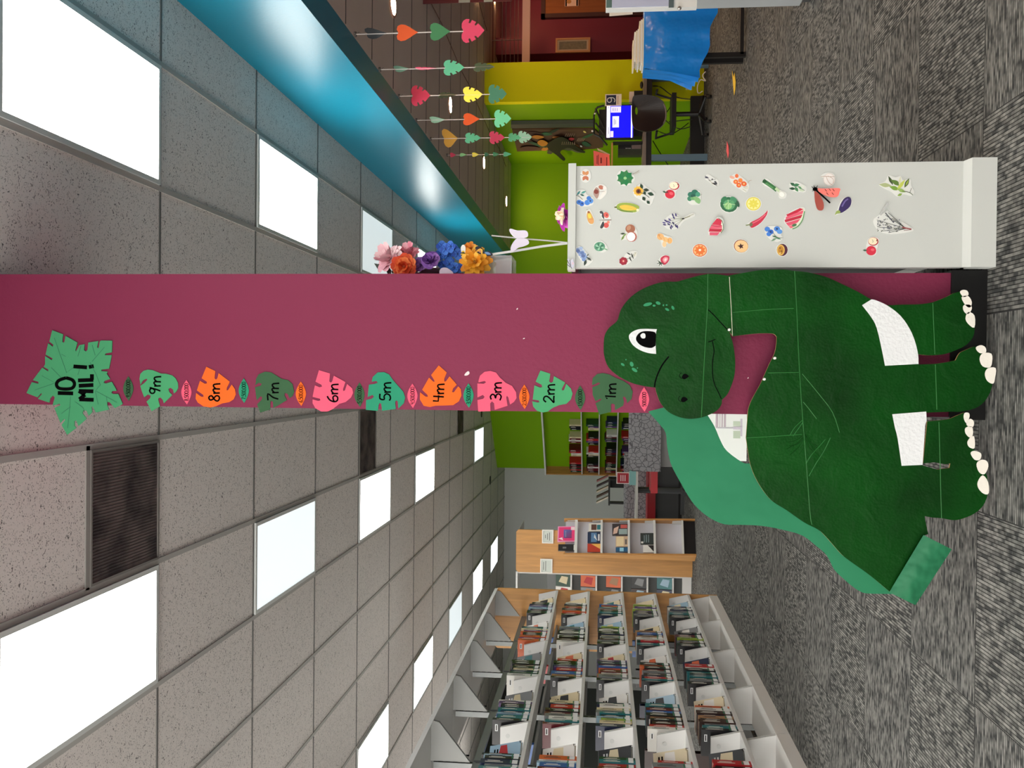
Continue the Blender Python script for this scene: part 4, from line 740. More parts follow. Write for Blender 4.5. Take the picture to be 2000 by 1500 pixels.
# things that stand off the cabinet: a folded moth, a glass straw
g = G(); c0 = (675, 232)
for (pts, mi) in (([(690,225,1),(740,228),(830,225),(832,250),(815,282),(760,280),(700,250)], 0), ([(668,240,1),(700,265),(728,320),(725,365),(690,365),(672,310)], 1)):
    q = smooth_outline(B3(pts), n=3); g.poly([at(p[0], p[1], y=KY-0.004-0.0009*abs(p[0]-1592)) for p in q], (0, -0.0006, 0), mi)
for (x, y) in ((745,240),(770,235),(795,238),(755,262),(790,262)): stroke(g, B3([(x-8, y-8), (x+4, y+6)]), 1.0, KY-0.055, .0004, 2)
stroke(g, B3([(672,232),(720,275),(770,322)]), 2.4, KY-0.006, .004, 2)
g.poly(on_y([(1390+p[0]/3.333, 300+p[1]/3.333) for p in ellpts(672, 232, 15, 12)], KY-0.006), (0, -0.004, 0), 2)
for q in ([(672,232),(650,215)], [(672,232),(655,245)], [(672,232),(690,208)], [(672,230),(665,210)]): stroke(g, B3(q), 1.0, KY-0.005, .001, 2)
one('moth_cutout', g, [mat((226, 110, 100), 0.6), mat((150, 60, 46), 0.6), INK], 'coral and brown paper moth with wings raised off the cabinet', 'butterfly')
a, b = at(*B3([(1148, 322)])[0], y=KY-0.006), at(*B3([(1098, 398)])[0], y=KY-0.006)
one('glass_straw', G().tube([a, b], 0.0038, seg=10), mat((214, 216, 214), 0.1, alpha=0.45), 'short clear straw taped aslant above the rosemary cutout', 'straw')
# butterfly on the cabinet's top corner
g = G(); Yb = KY-0.02
def r8(l): return [(1070+p[0]/9.37, 380+p[1]/9.375) for p in l]
g.poly(on_y(r8([(350,1190),(385,1170),(400,1230),(455,1170),(485,1270),(470,1330),(440,1360),(410,1310),(350,1275),(385,1260)]), Yb), (0, 0.001, 0), 0)
for q in ([(350,1190),(400,1290),(440,1355)], [(350,1275),(410,1330)], [(400,1200),(420,1300)]): stroke(g, r8(q), 1.0, Yb-.0002, .0005, 1)
g.poly(on_y(r8([(440,1230),(475,1260),(455,1290)]), Yb-.0002), (0, -.0003, 0), 2)
one('butterfly_cutout', g, [mat((206, 204, 220), 0.6), mat((50, 50, 70), 0.6), mat((230, 190, 200), 0.6)], 'lilac paper butterfly clipped to the corner of the cabinet top', 'butterfly')

# ---------------------------------------------------------------- flowers
def flower(name, c, R, face, layers, cols, label, cat='flower', squash=0.5, width=0.42, parent=None, curl=0.35):
    """layered petals round an axis; layers: (count, length factor, lift angle)"""
    g = G(); face = Vector(face).normalized(); up = Vector((0, 0, 1)); e1 = face.cross(up).normalized(); e2 = e1.cross(face); c = Vector(c)
    rn = random.Random(len(label))
    for li, (n, lf, lift) in enumerate(layers):
        for k in range(n):
            a = 2*math.pi*(k+0.5*(li % 2))/n+rn.uniform(-.1, .1)
            d = e1*math.cos(a)+e2*math.sin(a); s_ = e1*-math.sin(a)+e2*math.cos(a)
            L = R*lf*rn.uniform(.9, 1.08); W = L*width; mi = rn.randrange(len(cols)); vs = []; NR = 5
            for i in range(NR+1):
                t = i/NR; w_ = W*math.sin(math.pi*min(.93, .12+.8*t))**.8
                h = math.sin(lift)*L*t+curl*L*t*t*(1 if lift > .6 else -.25); r_ = math.cos(lift)*L*t
                for j in (-1, 0, 1):
                    vs.append(c+d*r_+face*(h+abs(j)*w_*.35)+s_*(j*w_))
            fs = [(3*i+j, 3*i+j+1, 3*i+j+4, 3*i+j+3) for i in range(NR) for j in (0, 1)]
            g.add(vs, fs, mi)
    g.ell(c+face*R*.12, R*.16, R*.16, R*.16, len(cols), 10, 6)
    return g, [mat(q, .7) for q in cols]+[mat(tuple(int(v*.6) for v in cols[0]), .7)]
def standalone_flower(c, R, face, layers, cols, label, **k):
    g, ms = flower('paper_flower', c, R, face, layers, cols, label, **k)
    return one('paper_flower', g, ms, label, 'flower', 'paper flowers beside the column', smooth=True)
FY = 3.2
def fp(px, py, y=FY): return at(px, py, y=y)
F1 = (0.25, -1, 0.1)
standalone_flower(fp(762, 508, 3.17), 0.062, (0.5, -.6, .5), [(9, 1.0, .15), (8, .8, .7), (6, .55, 1.1)], [(240, 196, 204), (232, 170, 184), (246, 214, 218)], 'pale pink paper flower at the top of the bunch by the column')
standalone_flower(fp(800, 499, 3.21), 0.046, (0.7, -.6, .2), [(9, 1.0, .25), (8, .8, .8), (6, .55, 1.2)], [(244, 190, 200), (236, 150, 170)], 'second pink paper flower, behind the orange one')
standalone_flower(fp(789, 520, 3.13), 0.045, (-.1, -1, -.1), [(12, 1.0, .2), (10, .82, .6), (9, .62, .95), (6, .4, 1.2)], [(232, 96, 44), (214, 70, 30), (244, 130, 70)], 'ruffled orange paper flower beside the column edge')
standalone_flower(fp(842, 510, 3.14), 0.036, (.3, -1, .2), [(8, 1.0, .3), (7, .8, .8), (5, .55, 1.2)], [(140, 90, 176), (112, 66, 150), (164, 116, 196)], 'purple paper rose in the middle of the bunch', width=.6)
standalone_flower(fp(822, 517, 3.17), 0.028, (.1, -1, .4), [(7, 1.0, .3), (6, .75, .8)], [(124, 84, 160), (150, 110, 180)], 'small purple bud beside the purple rose', width=.55)
hyd = Thing('hydrangea_flower', fp(905, 515, 3.17), 'blue hydrangea flower head between the purple rose and the yellow flower', 'flower')
rn = random.Random(5)
for k in range(15):
    px, py = 876+rn.uniform(-18, 22), 507+rn.uniform(-26, 24)
    if k < 4: px, py = [(868, 497), (878, 512), (888, 488), (871, 478+8)][k]
    g, ms = flower('f', fp(px, py, 3.14+rn.uniform(0, .05)), 0.0215, (rn.uniform(-.3, .6), -1, rn.uniform(-.4, .4)), [(4, 1.0, .2)], [(62, 116, 206), (40, 80, 176), (90, 140, 220)], 'x', width=.6)
    hyd.part('floret', g, ms, smooth=True)
standalone_flower(fp(928, 512, 3.12), 0.06, (.05, -1, 0), [(12, 1.0, .1), (11, .85, .45), (9, .65, .8), (6, .4, 1.2)], [(238, 172, 40), (226, 148, 30), (248, 196, 80)], 'large yellow orange paper dahlia in front of the clear box', width=.26)
standalone_flower(fp(918, 487, 3.16), 0.03, (.4, -1, .2), [(7, 1.0, .5), (5, .7, 1.0)], [(226, 140, 40), (240, 160, 60)], 'small orange bloom above the yellow dahlia', width=.35)
for (px, py, L, W, a), lb in zip(((742, 522, 14, 5, .6), (760, 532, 14, 5, 1.4), (866, 528, 12, 5, .2)), ('under the top pink flower', 'between the pink and orange flowers', 'under the purple rose')):
    g = G().poly([at(px+L*math.cos(a)*t+W*s_*math.sin(a), py+L*math.sin(a)*t-W*s_*math.cos(a), y=3.18) for (t, s_) in ((-1, 0), (-.2, 1), (1, 0), (-.2, -1))], (0, .001, 0))
    one('paper_foliage', g, mat((70, 84, 74), .7), 'dark grey green leaf tucked %s' % lb, 'leaf', 'dark leaves among the paper flowers')
t = Thing('stem_bundle', fp(900, 532, 3.2), 'dusky plum stems running behind the paper flowers against the column', 'stems')
for k, (q, r_) in enumerate((([(765, 531), (830, 529), (900, 533)], .004), ([(775, 535), (840, 533), (905, 535)], .0045), ([(800, 526), (850, 531), (915, 528)], .003), ([(812, 528), (835, 524), (880, 527)], .005), ([(790, 532), (850, 526), (890, 533)], .004))):
    t.part('stem', G().tube([at(p[0], p[1], y=3.215+.008*(k % 2)) for p in smooth_outline(q, False, 4)], r_, seg=6), mat([(90, 62, 76), (120, 92, 104), (70, 60, 66), (150, 120, 136), (86, 70, 80)][k], .7))
t = Thing('paper_bee', fp(905, 498, 3.12), 'black and yellow paper bee with white wings above the flowers', 'bee')
for k in range(5): t.part('stripe', G().ell(fp(905, 492+k*2.2, 3.12), .0045, .008, .008, 0, 8, 6), mat((20, 20, 20) if k % 2 else (236, 200, 60), .7))
t.part('wing', G().poly(on_y(smooth_outline([(902,494),(900,484),(904,478),(909,482),(908,494)]), 3.115), (0, .001, 0)), WHITE)
t.part('wing', G().poly(on_y(smooth_outline([(902,500),(904,506),(908,504),(907,497)]), 3.115), (0, .001, 0)), WHITE)
g = G(); g.poly(on_y(smooth_outline([(858,531),(862,524),(872,523),(884,531),(882,536),(862,536)]), 3.11), (0, .002, 0))
one('paper_tag', g, mat((222, 208, 226), .7), 'pale lilac paper shape tucked under the blue hydrangea', 'paper tag')
# butterflies on the clear box
g = G(); Yb = 3.105
def r4(l): return [(650+p[0]/4.0, 375+p[1]/4.0)+tuple(p[2:]) for p in l]
g.poly(on_y(smooth_outline(r4([(1115,430),(1145,425),(1175,450),(1195,470),(1220,460),(1250,490),(1225,500),(1180,495),(1140,480),(1118,465)]), n=3), Yb), (0, .001, 0), 0)
g.poly(on_y(smooth_outline(r4([(1130,450),(1155,445),(1172,462),(1150,475)]), n=3), Yb-.0003), (0, -.0003, 0), 1)
g.poly(on_y(smooth_outline(r4([(1185,470),(1215,470),(1235,488),(1200,488)]), n=3), Yb-.0003), (0, -.0003, 0), 2)
one('butterfly_cutout', g, [mat((24, 24, 40), .6), mat((214, 150, 120), .6), mat((110, 150, 200), .6)], 'dark blue and orange butterfly perched above the yellow dahlia', 'butterfly')
t = Thing('white_butterfly', at(1025, 470, y=3.1), 'plain white paper butterfly fixed to the ribbons above the cabinet', 'butterfly')
wm = mat((224, 216, 232), .7)
t.part('wing', G().poly(on_y(smooth_outline(r4([(1378,295),(1395,287),(1440,300),(1500,300),(1522,315),(1524,345),(1500,358),(1450,362),(1420,355),(1390,325)]), n=3), 3.1), (0, .0015, 0)), wm)
t.part('wing', G().poly(on_y(smooth_outline(r4([(1440,362),(1500,362),(1528,380),(1530,405),(1490,425),(1450,435),(1420,458),(1395,460),(1388,440),(1405,400)]), n=3), 3.1), (0, .0015, 0)), wm)
# clear box
t = Thing('acrylic_box', at(1003, 520, y=3.3), 'clear acrylic brochure box on the side of the column', 'acrylic holder')
z0, z1 = at(1001, 520, y=3.2).z, at(935, 520, y=3.2).z; x0, x1 = 0.345, at(960, 501, y=3.2).x
AC = mat((235, 238, 240), .08, alpha=.28); e_ = .004
t.part('front_panel', G().box(x0, x1, 3.17, 3.17+e_, z0, z1), AC); t.part('back_panel', G().box(x0, x1, 3.33, 3.33+e_, z0, z1+.04), AC)
t.part('side_panel', G().box(x1-e_, x1, 3.174, 3.33, z0, z1), AC); t.part('base', G().box(x0, x1, 3.174, 3.33, z0, z0+e_), AC)
one('brochure_stack', G().box(x0+.01, x0+.06, 3.2, 3.26, z0+.006, z0+.06), mat((112, 84, 78), .7), 'brown card stack inside the clear acrylic box', 'cards')
# ribbons down to the cabinet
t = Thing('white_ribbon', at(1108, 475, y=3.1), 'two white ribbons stretched from the clear box to the cabinet top', 'ribbon')
for (q, w_) in (([(938, 500), (1000, 491), (1060, 481), (1108, 475)], 4.5), ([(960, 460), (1020, 466), (1070, 470), (1108, 474)], 2.6)):
    g = G(); L, R = ribbon2d(q, w_); n = len(q)
    A = on_y(L, 3.11); B = on_y(R, 3.115); vs = [p for i in range(n) for p in (A[i], B[i])]; g.add(vs, [(2*i, 2*i+1, 2*i+3, 2*i+2) for i in range(n-1)])
    g.add([p+Vector((0, .0006, 0)) for p in vs], [(2*i, 2*i+2, 2*i+3, 2*i+1) for i in range(n-1)])
    t.part('strand', g, mat((226, 228, 226), .4))
# orchid on the cabinet top
t = Thing('orchid_flower', at(1108, 420, y=3.12), 'magenta and cream paper flower lying on the white cabinet top', 'flower')
g, ms = flower('f', (at(1110, 423, y=3.14)+Vector((0, 0, .012))), .045, (-.2, -.5, .9), [(6, 1.1, .1), (5, .8, .6)], [(190, 40, 170), (160, 24, 140), (214, 90, 196)], 'ab', width=.4)
t.part('outer_petals', g, ms, smooth=True)
g, ms = flower('f', (at(1106, 422, y=3.1)+Vector((0, 0, .006))), .032, (0, -.3, 1), [(5, 1.0, .3), (4, .8, 1.0)], [(248, 222, 196), (250, 236, 220)], 'abc', width=.6)
t.part('inner_petals', g, ms, smooth=True)
#==PART2==

# ================================================================ LEAF GARLANDS from the low ceiling
def heart_leaf(L, W, notched):
    """outline in (along, across): tip at +L/2, lobes at -L/2"""
    if notched:
        h = [(-.42, 0), (-.5, .14), (-.5, .3), (-.43, .43), (-.3, .5), (-.16, .48), (-.2, .33), (-.13, .31), (-.05, .45), (.13, .36), (.06, .24), (.12, .21), (.22, .3), (.36, .16), (.5, 0)]
    else:
        h = [(-.42, 0), (-.5, .2), (-.46, .4), (-.3, .5), (-.1, .46), (.1, .32), (.3, .15), (.5, 0)]
    up = [(a*L, b*W) for a, b in h]; dn = [(a*L, -b*W) for a, b in reversed(h[1:-1])]
    return up+dn
GC = {'black': (40, 44, 48), 'orange': (232, 96, 46), 'green': (60, 128, 82), 'pink': (226, 72, 110), 'mint': (110, 210, 164), 'grey green': (96, 132, 110), 'crimson': (196, 50, 82),
      'dark green': (36, 66, 60), 'yellow': (244, 220, 70), 'sea green': (66, 130, 104), 'mustard': (196, 140, 40), 'pale green': (150, 190, 160)}
STR = [
 ((692, 67), 'with the orange heart leaf, nearest the camera', [('black', 735, 42, 34, 80, 0), ('orange', 796, 43, 33, 0, 0), ('green', 860, 41, 33, 10, 0), ('pink', 924, 45, 47, 0, 1)], 945),
 ((740, 136), 'second from the camera, with a thin pink leaf', [('grey green', 785, 30, 26, 86, 0), ('pink', 833, 40, 36, 78, 1), ('mint', 887, 41, 31, 0, 1), ('grey green', 946, 40, 26, 45, 1)], 965),
 ((778, 188), 'with the yellow leaf', [('crimson', 822, 38, 40, 5, 1), ('dark green', 874, 34, 24, 58, 1), ('yellow', 924, 38, 24, 42, 1), ('sea green', 972, 36, 38, 0, 1)], 988),
 ((812, 235), 'with one orange and one large mint leaf', [('pale green', 855, 30, 26, 82, 0), ('orange', 921, 33, 26, 15, 0), ('mint', 982, 33, 35, 0, 1)], 998),
 ((840, 271), 'with a mustard leaf on top', [('mustard', 880, 30, 24, 64, 0), ('mint', 924, 31, 22, 12, 1), ('crimson', 971, 30, 22, 30, 1), ('mint', 1006, 26, 20, 30, 1), ('pale green', 1026, 26, 16, 62, 1)], 1035),
 ((872, 303), 'of six tiny leaves, farthest from the camera', [('crimson', 885, 12, 8, 30, 0), ('mint', 905, 14, 8, 35, 0), ('yellow', 929, 14, 7, 45, 0), ('sea green', 951, 10, 9, 20, 0), ('green', 969, 13, 7, 40, 0), ('mint', 991, 16, 10, 20, 0)], 994)]
for (hx, hy), lb, lvs, endx in STR:
    c = at(hx, hy, z=SZ); sc_ = (c.y*1.0)/FPX
    t = Thing('leaf_garland', (c.x, c.y, SZ), 'hanging leaf garland %s' % lb, 'garland', 'paper leaf garlands along the teal beam')
    t.part('string', G().tube([c, (c.x, c.y, at(endx, hy, y=c.y).z)], 0.0035, seg=6), mat((206, 200, 196), .7))
    t.part('hook', G().disc((c.x, c.y, SZ-.012), .016, (0, 0, 1), .012, seg=12).tube([(c.x, c.y, SZ-.012), (c.x+.012, c.y, SZ-.03), (c.x, c.y, SZ-.045)], .002, seg=6), mat((90, 84, 80), .6))
    for k, (cn, px, L, W, rot, notch) in enumerate(lvs):
        zc = at(px, hy, y=c.y).z; Lm, Wm = L*sc_, W*sc_
        if rot > 40: Wm *= 1.0
        out = heart_leaf(Lm, Wm*(1/max(.35, math.cos(math.radians(rot)))) if rot < 70 else Wm*1.2, notch)
        a = math.radians(rot)*(1 if k % 2 else -1)
        pts = [(c.x+q*math.cos(a), c.y-.004+q*math.sin(a), zc-p) for p, q in out]
        t.part('leaf', G().poly(pts, (math.sin(a)*-.0012, math.cos(a)*.0012, 0)), mat(GC[cn], .7), label='%s paper leaf' % cn)
# cords strung under the low ceiling
g = G(); g.tube([at(p[0], p[1], z=SZ-.012) for p in ((840, 3), (862, 45), (883, 95), (902, 140), (920, 173), (937, 215), (955, 255), (975, 290), (988, 325))], .004, seg=6)
one('cord_swag', g, mat((96, 66, 58), .7), 'thin brown cord running slantwise under the low ceiling', 'cord')
g = G(); g.tube([at(p[0], p[1], z=SZ-.012) for p in ((935, 3), (942, 28), (951, 60))], .004, seg=6)
one('cord_swag', g, mat((96, 66, 58), .7), 'short brown cord near the pale pink beam', 'cord')
# banner at the picture's edge
bx = at(870, 8, y=7.5); by = at(975, 0, y=7.5)
t = Thing('striped_banner', (bx.x+.3, 7.5, at(975, 0, y=7.5).z), 'maroon banner with grey patches hanging at the picture edge', 'banner')
A, B = at(868, 6, y=7.5), at(1000, 2, y=7.5)
t.part('cloth', G().box(A.x, A.x+.8, 7.5, 7.51, B.z, SZ), mat((84, 30, 34), .8))
for (q0, q1) in ((896, 918), (945, 962)):
    z_1, z_0 = at(q0, 6, y=7.5).z, at(q1, 6, y=7.5).z
    t.part('patch', G().box(A.x-.002, A.x+.6, 7.494, 7.5, z_0, z_1), mat((150, 156, 150), .7))

# ================================================================ RIGHT HAND SIDE
# display of jungle cutouts on the side wall
WX = 3.46
def wp(px, py, off=0.0): return at(px, py, x=WX-off)
t = Thing('jungle_display', (WX, 13.2, 1.24), 'dark brown jungle display board with animal cutouts on the green side wall', 'display board')
t.part('board', G().poly([wp(1000, 253, .03), wp(1160, 253, .03), wp(1178, 268, .03), wp(1178, 288, .03), wp(1160, 291, .03), wp(1010, 296, .03)], (.027, 0, 0)), mat((88, 62, 46), .8))
t.part('side_strip', G().poly([wp(998, 243, .06), wp(1161, 241, .06), wp(1161, 248, .06), wp(998, 251, .06)], (.05, 0, 0)), mat((62, 68, 66), .6))
rn = random.Random(11)
LE = [((1020,258),(30,6),(92,60,52)),((1045,262),(34,8),(70,44,40)),((1030,275),(44,9),(66,46,44)),((1035,290),(40,8),(78,48,46)),((1050,268),(26,7),(200,130,44)),((1060,280),(22,12),(206,140,40)),((1065,291),(16,7),(190,130,50)),
      ((1068,262),(22,6),(44,104,70)),((1090,270),(24,6),(190,130,70)),((1050,283),(40,5),(30,86,62)),((1082,256),(22,5),(20,52,40)),((1116,272),(12,6),(160,36,52)),((1148,266),(26,5),(50,100,60)),((1145,282),(20,8),(30,84,60)),
      ((1090,285),(16,4),(150,140,100)),((1120,283),(8,4),(230,230,225)),((1135,286),(5,3),(225,230,225)),((1142,258),(7,3),(222,210,120)),((1110,288),(34,12),(70,78,62)),((1130,295),(28,7),(86,92,70)),((1075,297),(14,8),(70,74,60))]
for k, ((cx, cy), (L, W), c) in enumerate(LE):
    a = rn.uniform(-.5, .5); q = []
    for (u_, v_) in ((-1, 0), (-.4, .8), (.2, 1), (1, 0), (.3, -.9), (-.5, -1)):
        X = u_*L*.5; V = v_*W*.5; q.append((cx+X*math.cos(a)-V*math.sin(a), cy+X*math.sin(a)+V*math.cos(a)))
    q = smooth_outline(q, n=2)
    off = .035+.006*(k % 6)
    t.part('cutout', G().poly([wp(p[0], p[1], off) for p in q], (.002, 0, 0)), mat(c, .8))
g = G()
tou = [(1068,284),(1076,276),(1092,268),(1105,270),(1112,276),(1118,280),(1128,288),(1142,296),(1140,299),(1126,295),(1112,289),(1102,291),(1094,298),(1104,310),(1100,314),(1088,304),(1080,298),(1072,292)]
g.poly([wp(p[0], p[1], .085) for p in smooth_outline(tou, n=3)], (.004, 0, 0)); 
t.part('toucan', g, mat((12, 14, 14), .7), label='black bird silhouette')
g = G()
for k in range(7): g.poly([wp(1098+4*k, 277, .09), wp(1099+4*k, 277, .09), wp(1098+4*k, 283, .09), wp(1097+4*k, 283, .09)], (.001, 0, 0))
for k in range(5): g.poly([wp(1106+4*k, 261, .09), wp(1107+4*k, 261, .09), wp(1104+4*k, 267, .09), wp(1103+4*k, 267, .09)], (.001, 0, 0))
for k in range(5): g.poly([wp(1130+3*k, 270, .09), wp(1131+3*k, 270, .09), wp(1127+3*k, 276, .09), wp(1126+3*k, 276, .09)], (.001, 0, 0))
t.part('stripes', g, mat((150, 130, 110), .8))
# long computer desk
DYF, DYB = 10.95, 11.42
zt = at(1256, 300, y=DYF).z
t = Thing('computer_desk', (3.1, 11.15, 0), 'long computer desk with grey top and slate legs against the lit green wall', 'desk')
x0, x1 = at(1256, 330, y=DYF).x-.5, 3.98
t.part('worktop', G().box(x0, x1, DYF, DYB, zt-.035, zt), mat((118, 108, 100), .5))
t.part('apron', G().box(x0, x1, DYF+.02, DYB-.02, zt-.10, zt-.036), mat((22, 20, 22), .6))
LEG = mat((92, 118, 134), .5)
for xx in (at(1320, 306, y=DYF).x, 3.72): t.part('leg', G().box(xx-.035, xx+.035, DYF+.02, DYF+.08, 0, zt-.10), LEG)
t.part('cable_tray', G().box(x0, 3.45, DYB-.09, DYB, 0.0, .17), mat((20, 20, 20), .6))
t.part('modesty_panel', G().box(3.66, 3.70, DYF+.06, DYB, .1, zt-.1), mat((96, 104, 104), .6))
g = G()
for q in ([(1275,168),(1290,170),(1310,185),(1330,192),(1350,194)], [(1275,250),(1300,262),(1320,258),(1345,240)], [(1300,235),(1312,245),(1330,252),(1350,247)], [(1275,275),(1290,300),(1310,330)], [(1276,195),(1282,215),(1300,222),(1318,190)], [(1306,238),(1325,236),(1352,233)]):
    g.tube([at(p[0], p[1], y=11.25) for p in smooth_outline(q, False, 3)], .006, seg=6)
one('computer_cable', g, BLACK, 'loose black cables hanging under the computer desk', 'cables')
g = G(); g.tube([at(p[0], p[1], y=10.9) for p in smooth_outline([(1378,140),(1372,148),(1378,158),(1368,156),(1362,170),(1364,182),(1372,178)], False, 4)], .006, seg=6)
one('extension_cord', g, mat((222, 214, 208), .5), 'white cord curled on the floor by the blue table cloth', 'cord')
# wall socket
c = at(1346, 165, y=11.43)
one('wall_socket', G().box(c.x-.06, c.x+.06, 11.43, 11.448, c.z-.035, c.z+.04, 0).box(c.x-.02, c.x+.02, 11.427, 11.43, c.z-.02, c.z+.02, 1), [mat((214, 208, 186), .5), INK], 'cream wall socket low on the lit green wall under the desk', 'socket')
# monitor
MY = 11.02
def mp(px, py, y=MY): return at(px, py, y=y)
a, b = mp(1181, 272), mp(1239, 204)     # a: left top, b: right bottom
t = Thing('computer_monitor', ((a.x+b.x)/2, MY+.06, zt), 'computer monitor with a bright blue screen on the desk', 'monitor')
t.part('housing', G().box(a.x, b.x, MY, MY+.035, b.z, a.z), BLACK)
t.part('stand', G().box((a.x+b.x)/2-.03, (a.x+b.x)/2+.03, MY+.036, MY+.06, zt+.015, b.z+.1).box((a.x+b.x)/2-.11, (a.x+b.x)/2+.11, MY+.0, MY+.16, zt, zt+.014), BLACK)
def scr(x0_, y0_, x1_, y1_, off, c, e): # photo px box on the screen
    p, q = mp(x0_, y1_), mp(x1_, y0_)
    return G().box(p.x, q.x, MY-off, MY-off+.0008, q.z, p.z), mat(c, .5, emit=e)
for nm, bx_, off, c, e, lb in (('screen', (1185, 206, 1237, 269), .001, (3, 3, 250), .95, 'bright blue screen'), ('screen_bar', (1184.5, 206, 1192, 269), .002, (230, 226, 250), 1.0, 'white bar'), ('screen_bar', (1232, 206, 1235.5, 269), .002, (236, 236, 250), 1.0, 'white bar'),
                             ('window_box', (1193, 208, 1213, 220), .002, (216, 210, 246), .9, 'pale box'), ('window_box', (1196, 227, 1209, 249), .002, (218, 222, 246), .9, 'pale box'), ('window_box', (1192, 256, 1198, 268), .002, (216, 210, 246), .9, 'pale box')):
    g, m_ = scr(*bx_, off, c, e); t.part(nm, g, m_, label=lb)
g = G()
for (xx, y0_, y1_) in ((1199, 232, 244), (1202, 234, 243), (1197, 211, 217), (1201, 211, 217), (1205, 211, 217), (1188, 208, 212), (1188, 248, 262)):
    p, q = mp(xx, y1_), mp(xx+1, y0_); g.box(p.x, q.x, MY-.003, MY-.0022, q.z, p.z)
t.part('screen_text', g, mat((130, 130, 170), .6))
# number sign
a, b = mp(1182, 207), mp(1214, 184); SYY = MY-.02
a, b = at(1182, 207, y=SYY), at(1214, 183.5, y=SYY)
t = Thing('number_sign', ((a.x+b.x)/2, SYY, b.z), 'square sign with a white 9 on navy, on the corner of the monitor', 'sign')
t.part('card', G().box(a.x, b.x, SYY, SYY+.006, b.z, a.z), mat((240, 226, 206), .6))
p, q = at(1184, 205.3, y=SYY), at(1203.5, 185.5, y=SYY)
t.part('navy_panel', G().box(p.x, q.x, SYY-.001, SYY, q.z, p.z), mat((24, 34, 66), .6))
g = G(); K9 = [(1199.5, 199.6), (1200.9, 196.5), (1200, 193), (1197, 191), (1192, 190.8), (1188, 192), (1186, 195), (1187, 198.5), (1190, 200), (1193.3, 198.5), (1194.3, 195.5), (1193.5, 192), (1192, 191)]
stroke(g, smooth_outline(K9, False, 3), 1.6, SYY-.0012); t.part('numeral', g, WHITE)
p, q = at(1206, 204, y=SYY), at(1209, 187, y=SYY); g = G(); g.box(p.x, q.x, SYY-.001, SYY, q.z+.008, p.z); t.part('caption', g, mat((204, 160, 140), .6))
# black machine behind the monitor
a, b = at(1158, 290, y=11.3), at(1186, 208, y=11.3)
t = Thing('film_scanner', ((a.x+b.x)/2, 11.25, zt), 'black scanning machine with an open top standing behind the monitor', 'scanner')
g = G(); g.box(a.x+.12, a.x+.24, 11.2, 11.38, zt+.002, at(1185, 240, y=11.3).z).box(a.x+.14, b.x-.06, 11.22, 11.36, at(1185, 240, y=11.3).z, at(1170, 240, y=11.3).z)
t.part('body', g, BLACK)
g = G()
for (p, q) in (((1163, 212), (1180, 250)), ((1160, 225), (1160, 262)), ((1160, 262), (1172, 268)), ((1172, 268), (1186, 284)), ((1160, 225), (1166, 210)), ((1166, 210), (1180, 206)), ((1163, 240), (1180, 262))):
    g.tube([at(p[0], p[1], y=11.16), at(q[0], q[1], y=11.16)], .012, seg=6)
t.part('frame_arm', g, mat((30, 32, 32), .4))
t.part('lamp_knob', G().ell(at(1157, 256, y=11.15), .013, .013, .013, nu=8, nv=6).ell(at(1162, 222, y=11.15), .01, .01, .01, nu=8, nv=6), mat((230, 230, 226), .3))
# riser shelf with the coral sign and the little black box
a, b = at(1194, 335, y=11.25), at(1197, 268, y=11.25)
t = Thing('desk_riser', ((a.x+b.x)/2, 11.25, zt), 'thin wooden riser shelf over the desk, under the coral sign', 'riser')
t.part('shelf_board', G().box(a.x-.1, at(1195, 277, y=11.1).x-.02, 11.06, 11.18, b.z, a.z+.004), OAKX); t.part('support', G().box(b.x-.12, b.x-.10, 11.07, 11.17, zt+.002, b.z), BLACK); t.part('support', G().box(a.x-.1, a.x-.08, 11.07, 11.17, zt+.002, b.z), BLACK)
zr = a.z+.004
t = Thing('coral_sign', (at(1190, 310, y=11.15).x, 11.2, zr), 'coral red folded sign with black print on the wooden riser', 'sign')
q = [at(1159, 294, y=11.14), at(1190, 302, y=11.14), at(1192, 330, y=11.14), at(1160, 327, y=11.14)]
g = G().poly(q, (0, .004, 0)); t.part('front_card', g, mat((250, 110, 100), .6))
t.part('back_card', G().poly([at(1166, 289, y=11.22), at(1191, 301, y=11.22), at(1191, 303, y=11.22), at(1168, 294, y=11.22)], (0, .004, 0)), mat((214, 200, 180), .6))
g = G()
for (x_, y0_, y1_, w_) in ((1166, 304, 320, 1.2), (1168.5, 302, 322, 1.2), (1174, 308, 319, 2.6), (1185, 307, 328, 1.8)): stroke(g, [(x_, y0_), (x_, y1_)], w_, 11.139)
t.part('print', g, mat((120, 30, 34), .7))
a, b = at(1207, 305, y=11.3), at(1253, 279, y=11.3)
t = Thing('card_reader', ((a.x+b.x)/2, 11.3, zt), 'small black box with three white dots and a grey panel on the desk', 'device')
g = G().box(a.x, b.x, 11.26, 11.38, zt, a.z); t.part('case', g, mat((40, 46, 30), .5))
p, q = at(1207.5, 291, y=11.258), at(1233, 280, y=11.258); t.part('front', G().box(p.x, q.x, 11.254, 11.26, q.z, p.z), BLACK)
p, q = at(1233.5, 291, y=11.258), at(1252, 279.5, y=11.258); t.part('panel', G().box(p.x, q.x, 11.254, 11.26, q.z, p.z), mat((120, 104, 100), .5))
g = G()
for k in range(3): g.ell(at(1223+3.7*k, 289.7, y=11.253), .005, .003, .007, nu=8, nv=6)
t.part('dot', g, WHITE)
a, b = at(1228, 201, y=11.25), at(1252, 181, y=11.25)
t = Thing('tissue_box', ((a.x+b.x)/2, 11.25, zt), 'cream box with a black frame standing on the desk beside the chair', 'box')
t.part('box', G().box(a.x, b.x, 11.2, 11.3, zt, at(1229, 190, y=11.25).z), mat((226, 206, 190), .6)); t.part('front_frame', G().box(a.x-.005, b.x+.005, 11.185, 11.198, zt, at(1238, 190, y=11.25).z), BLACK)
a = at(1253, 166, y=11.15)
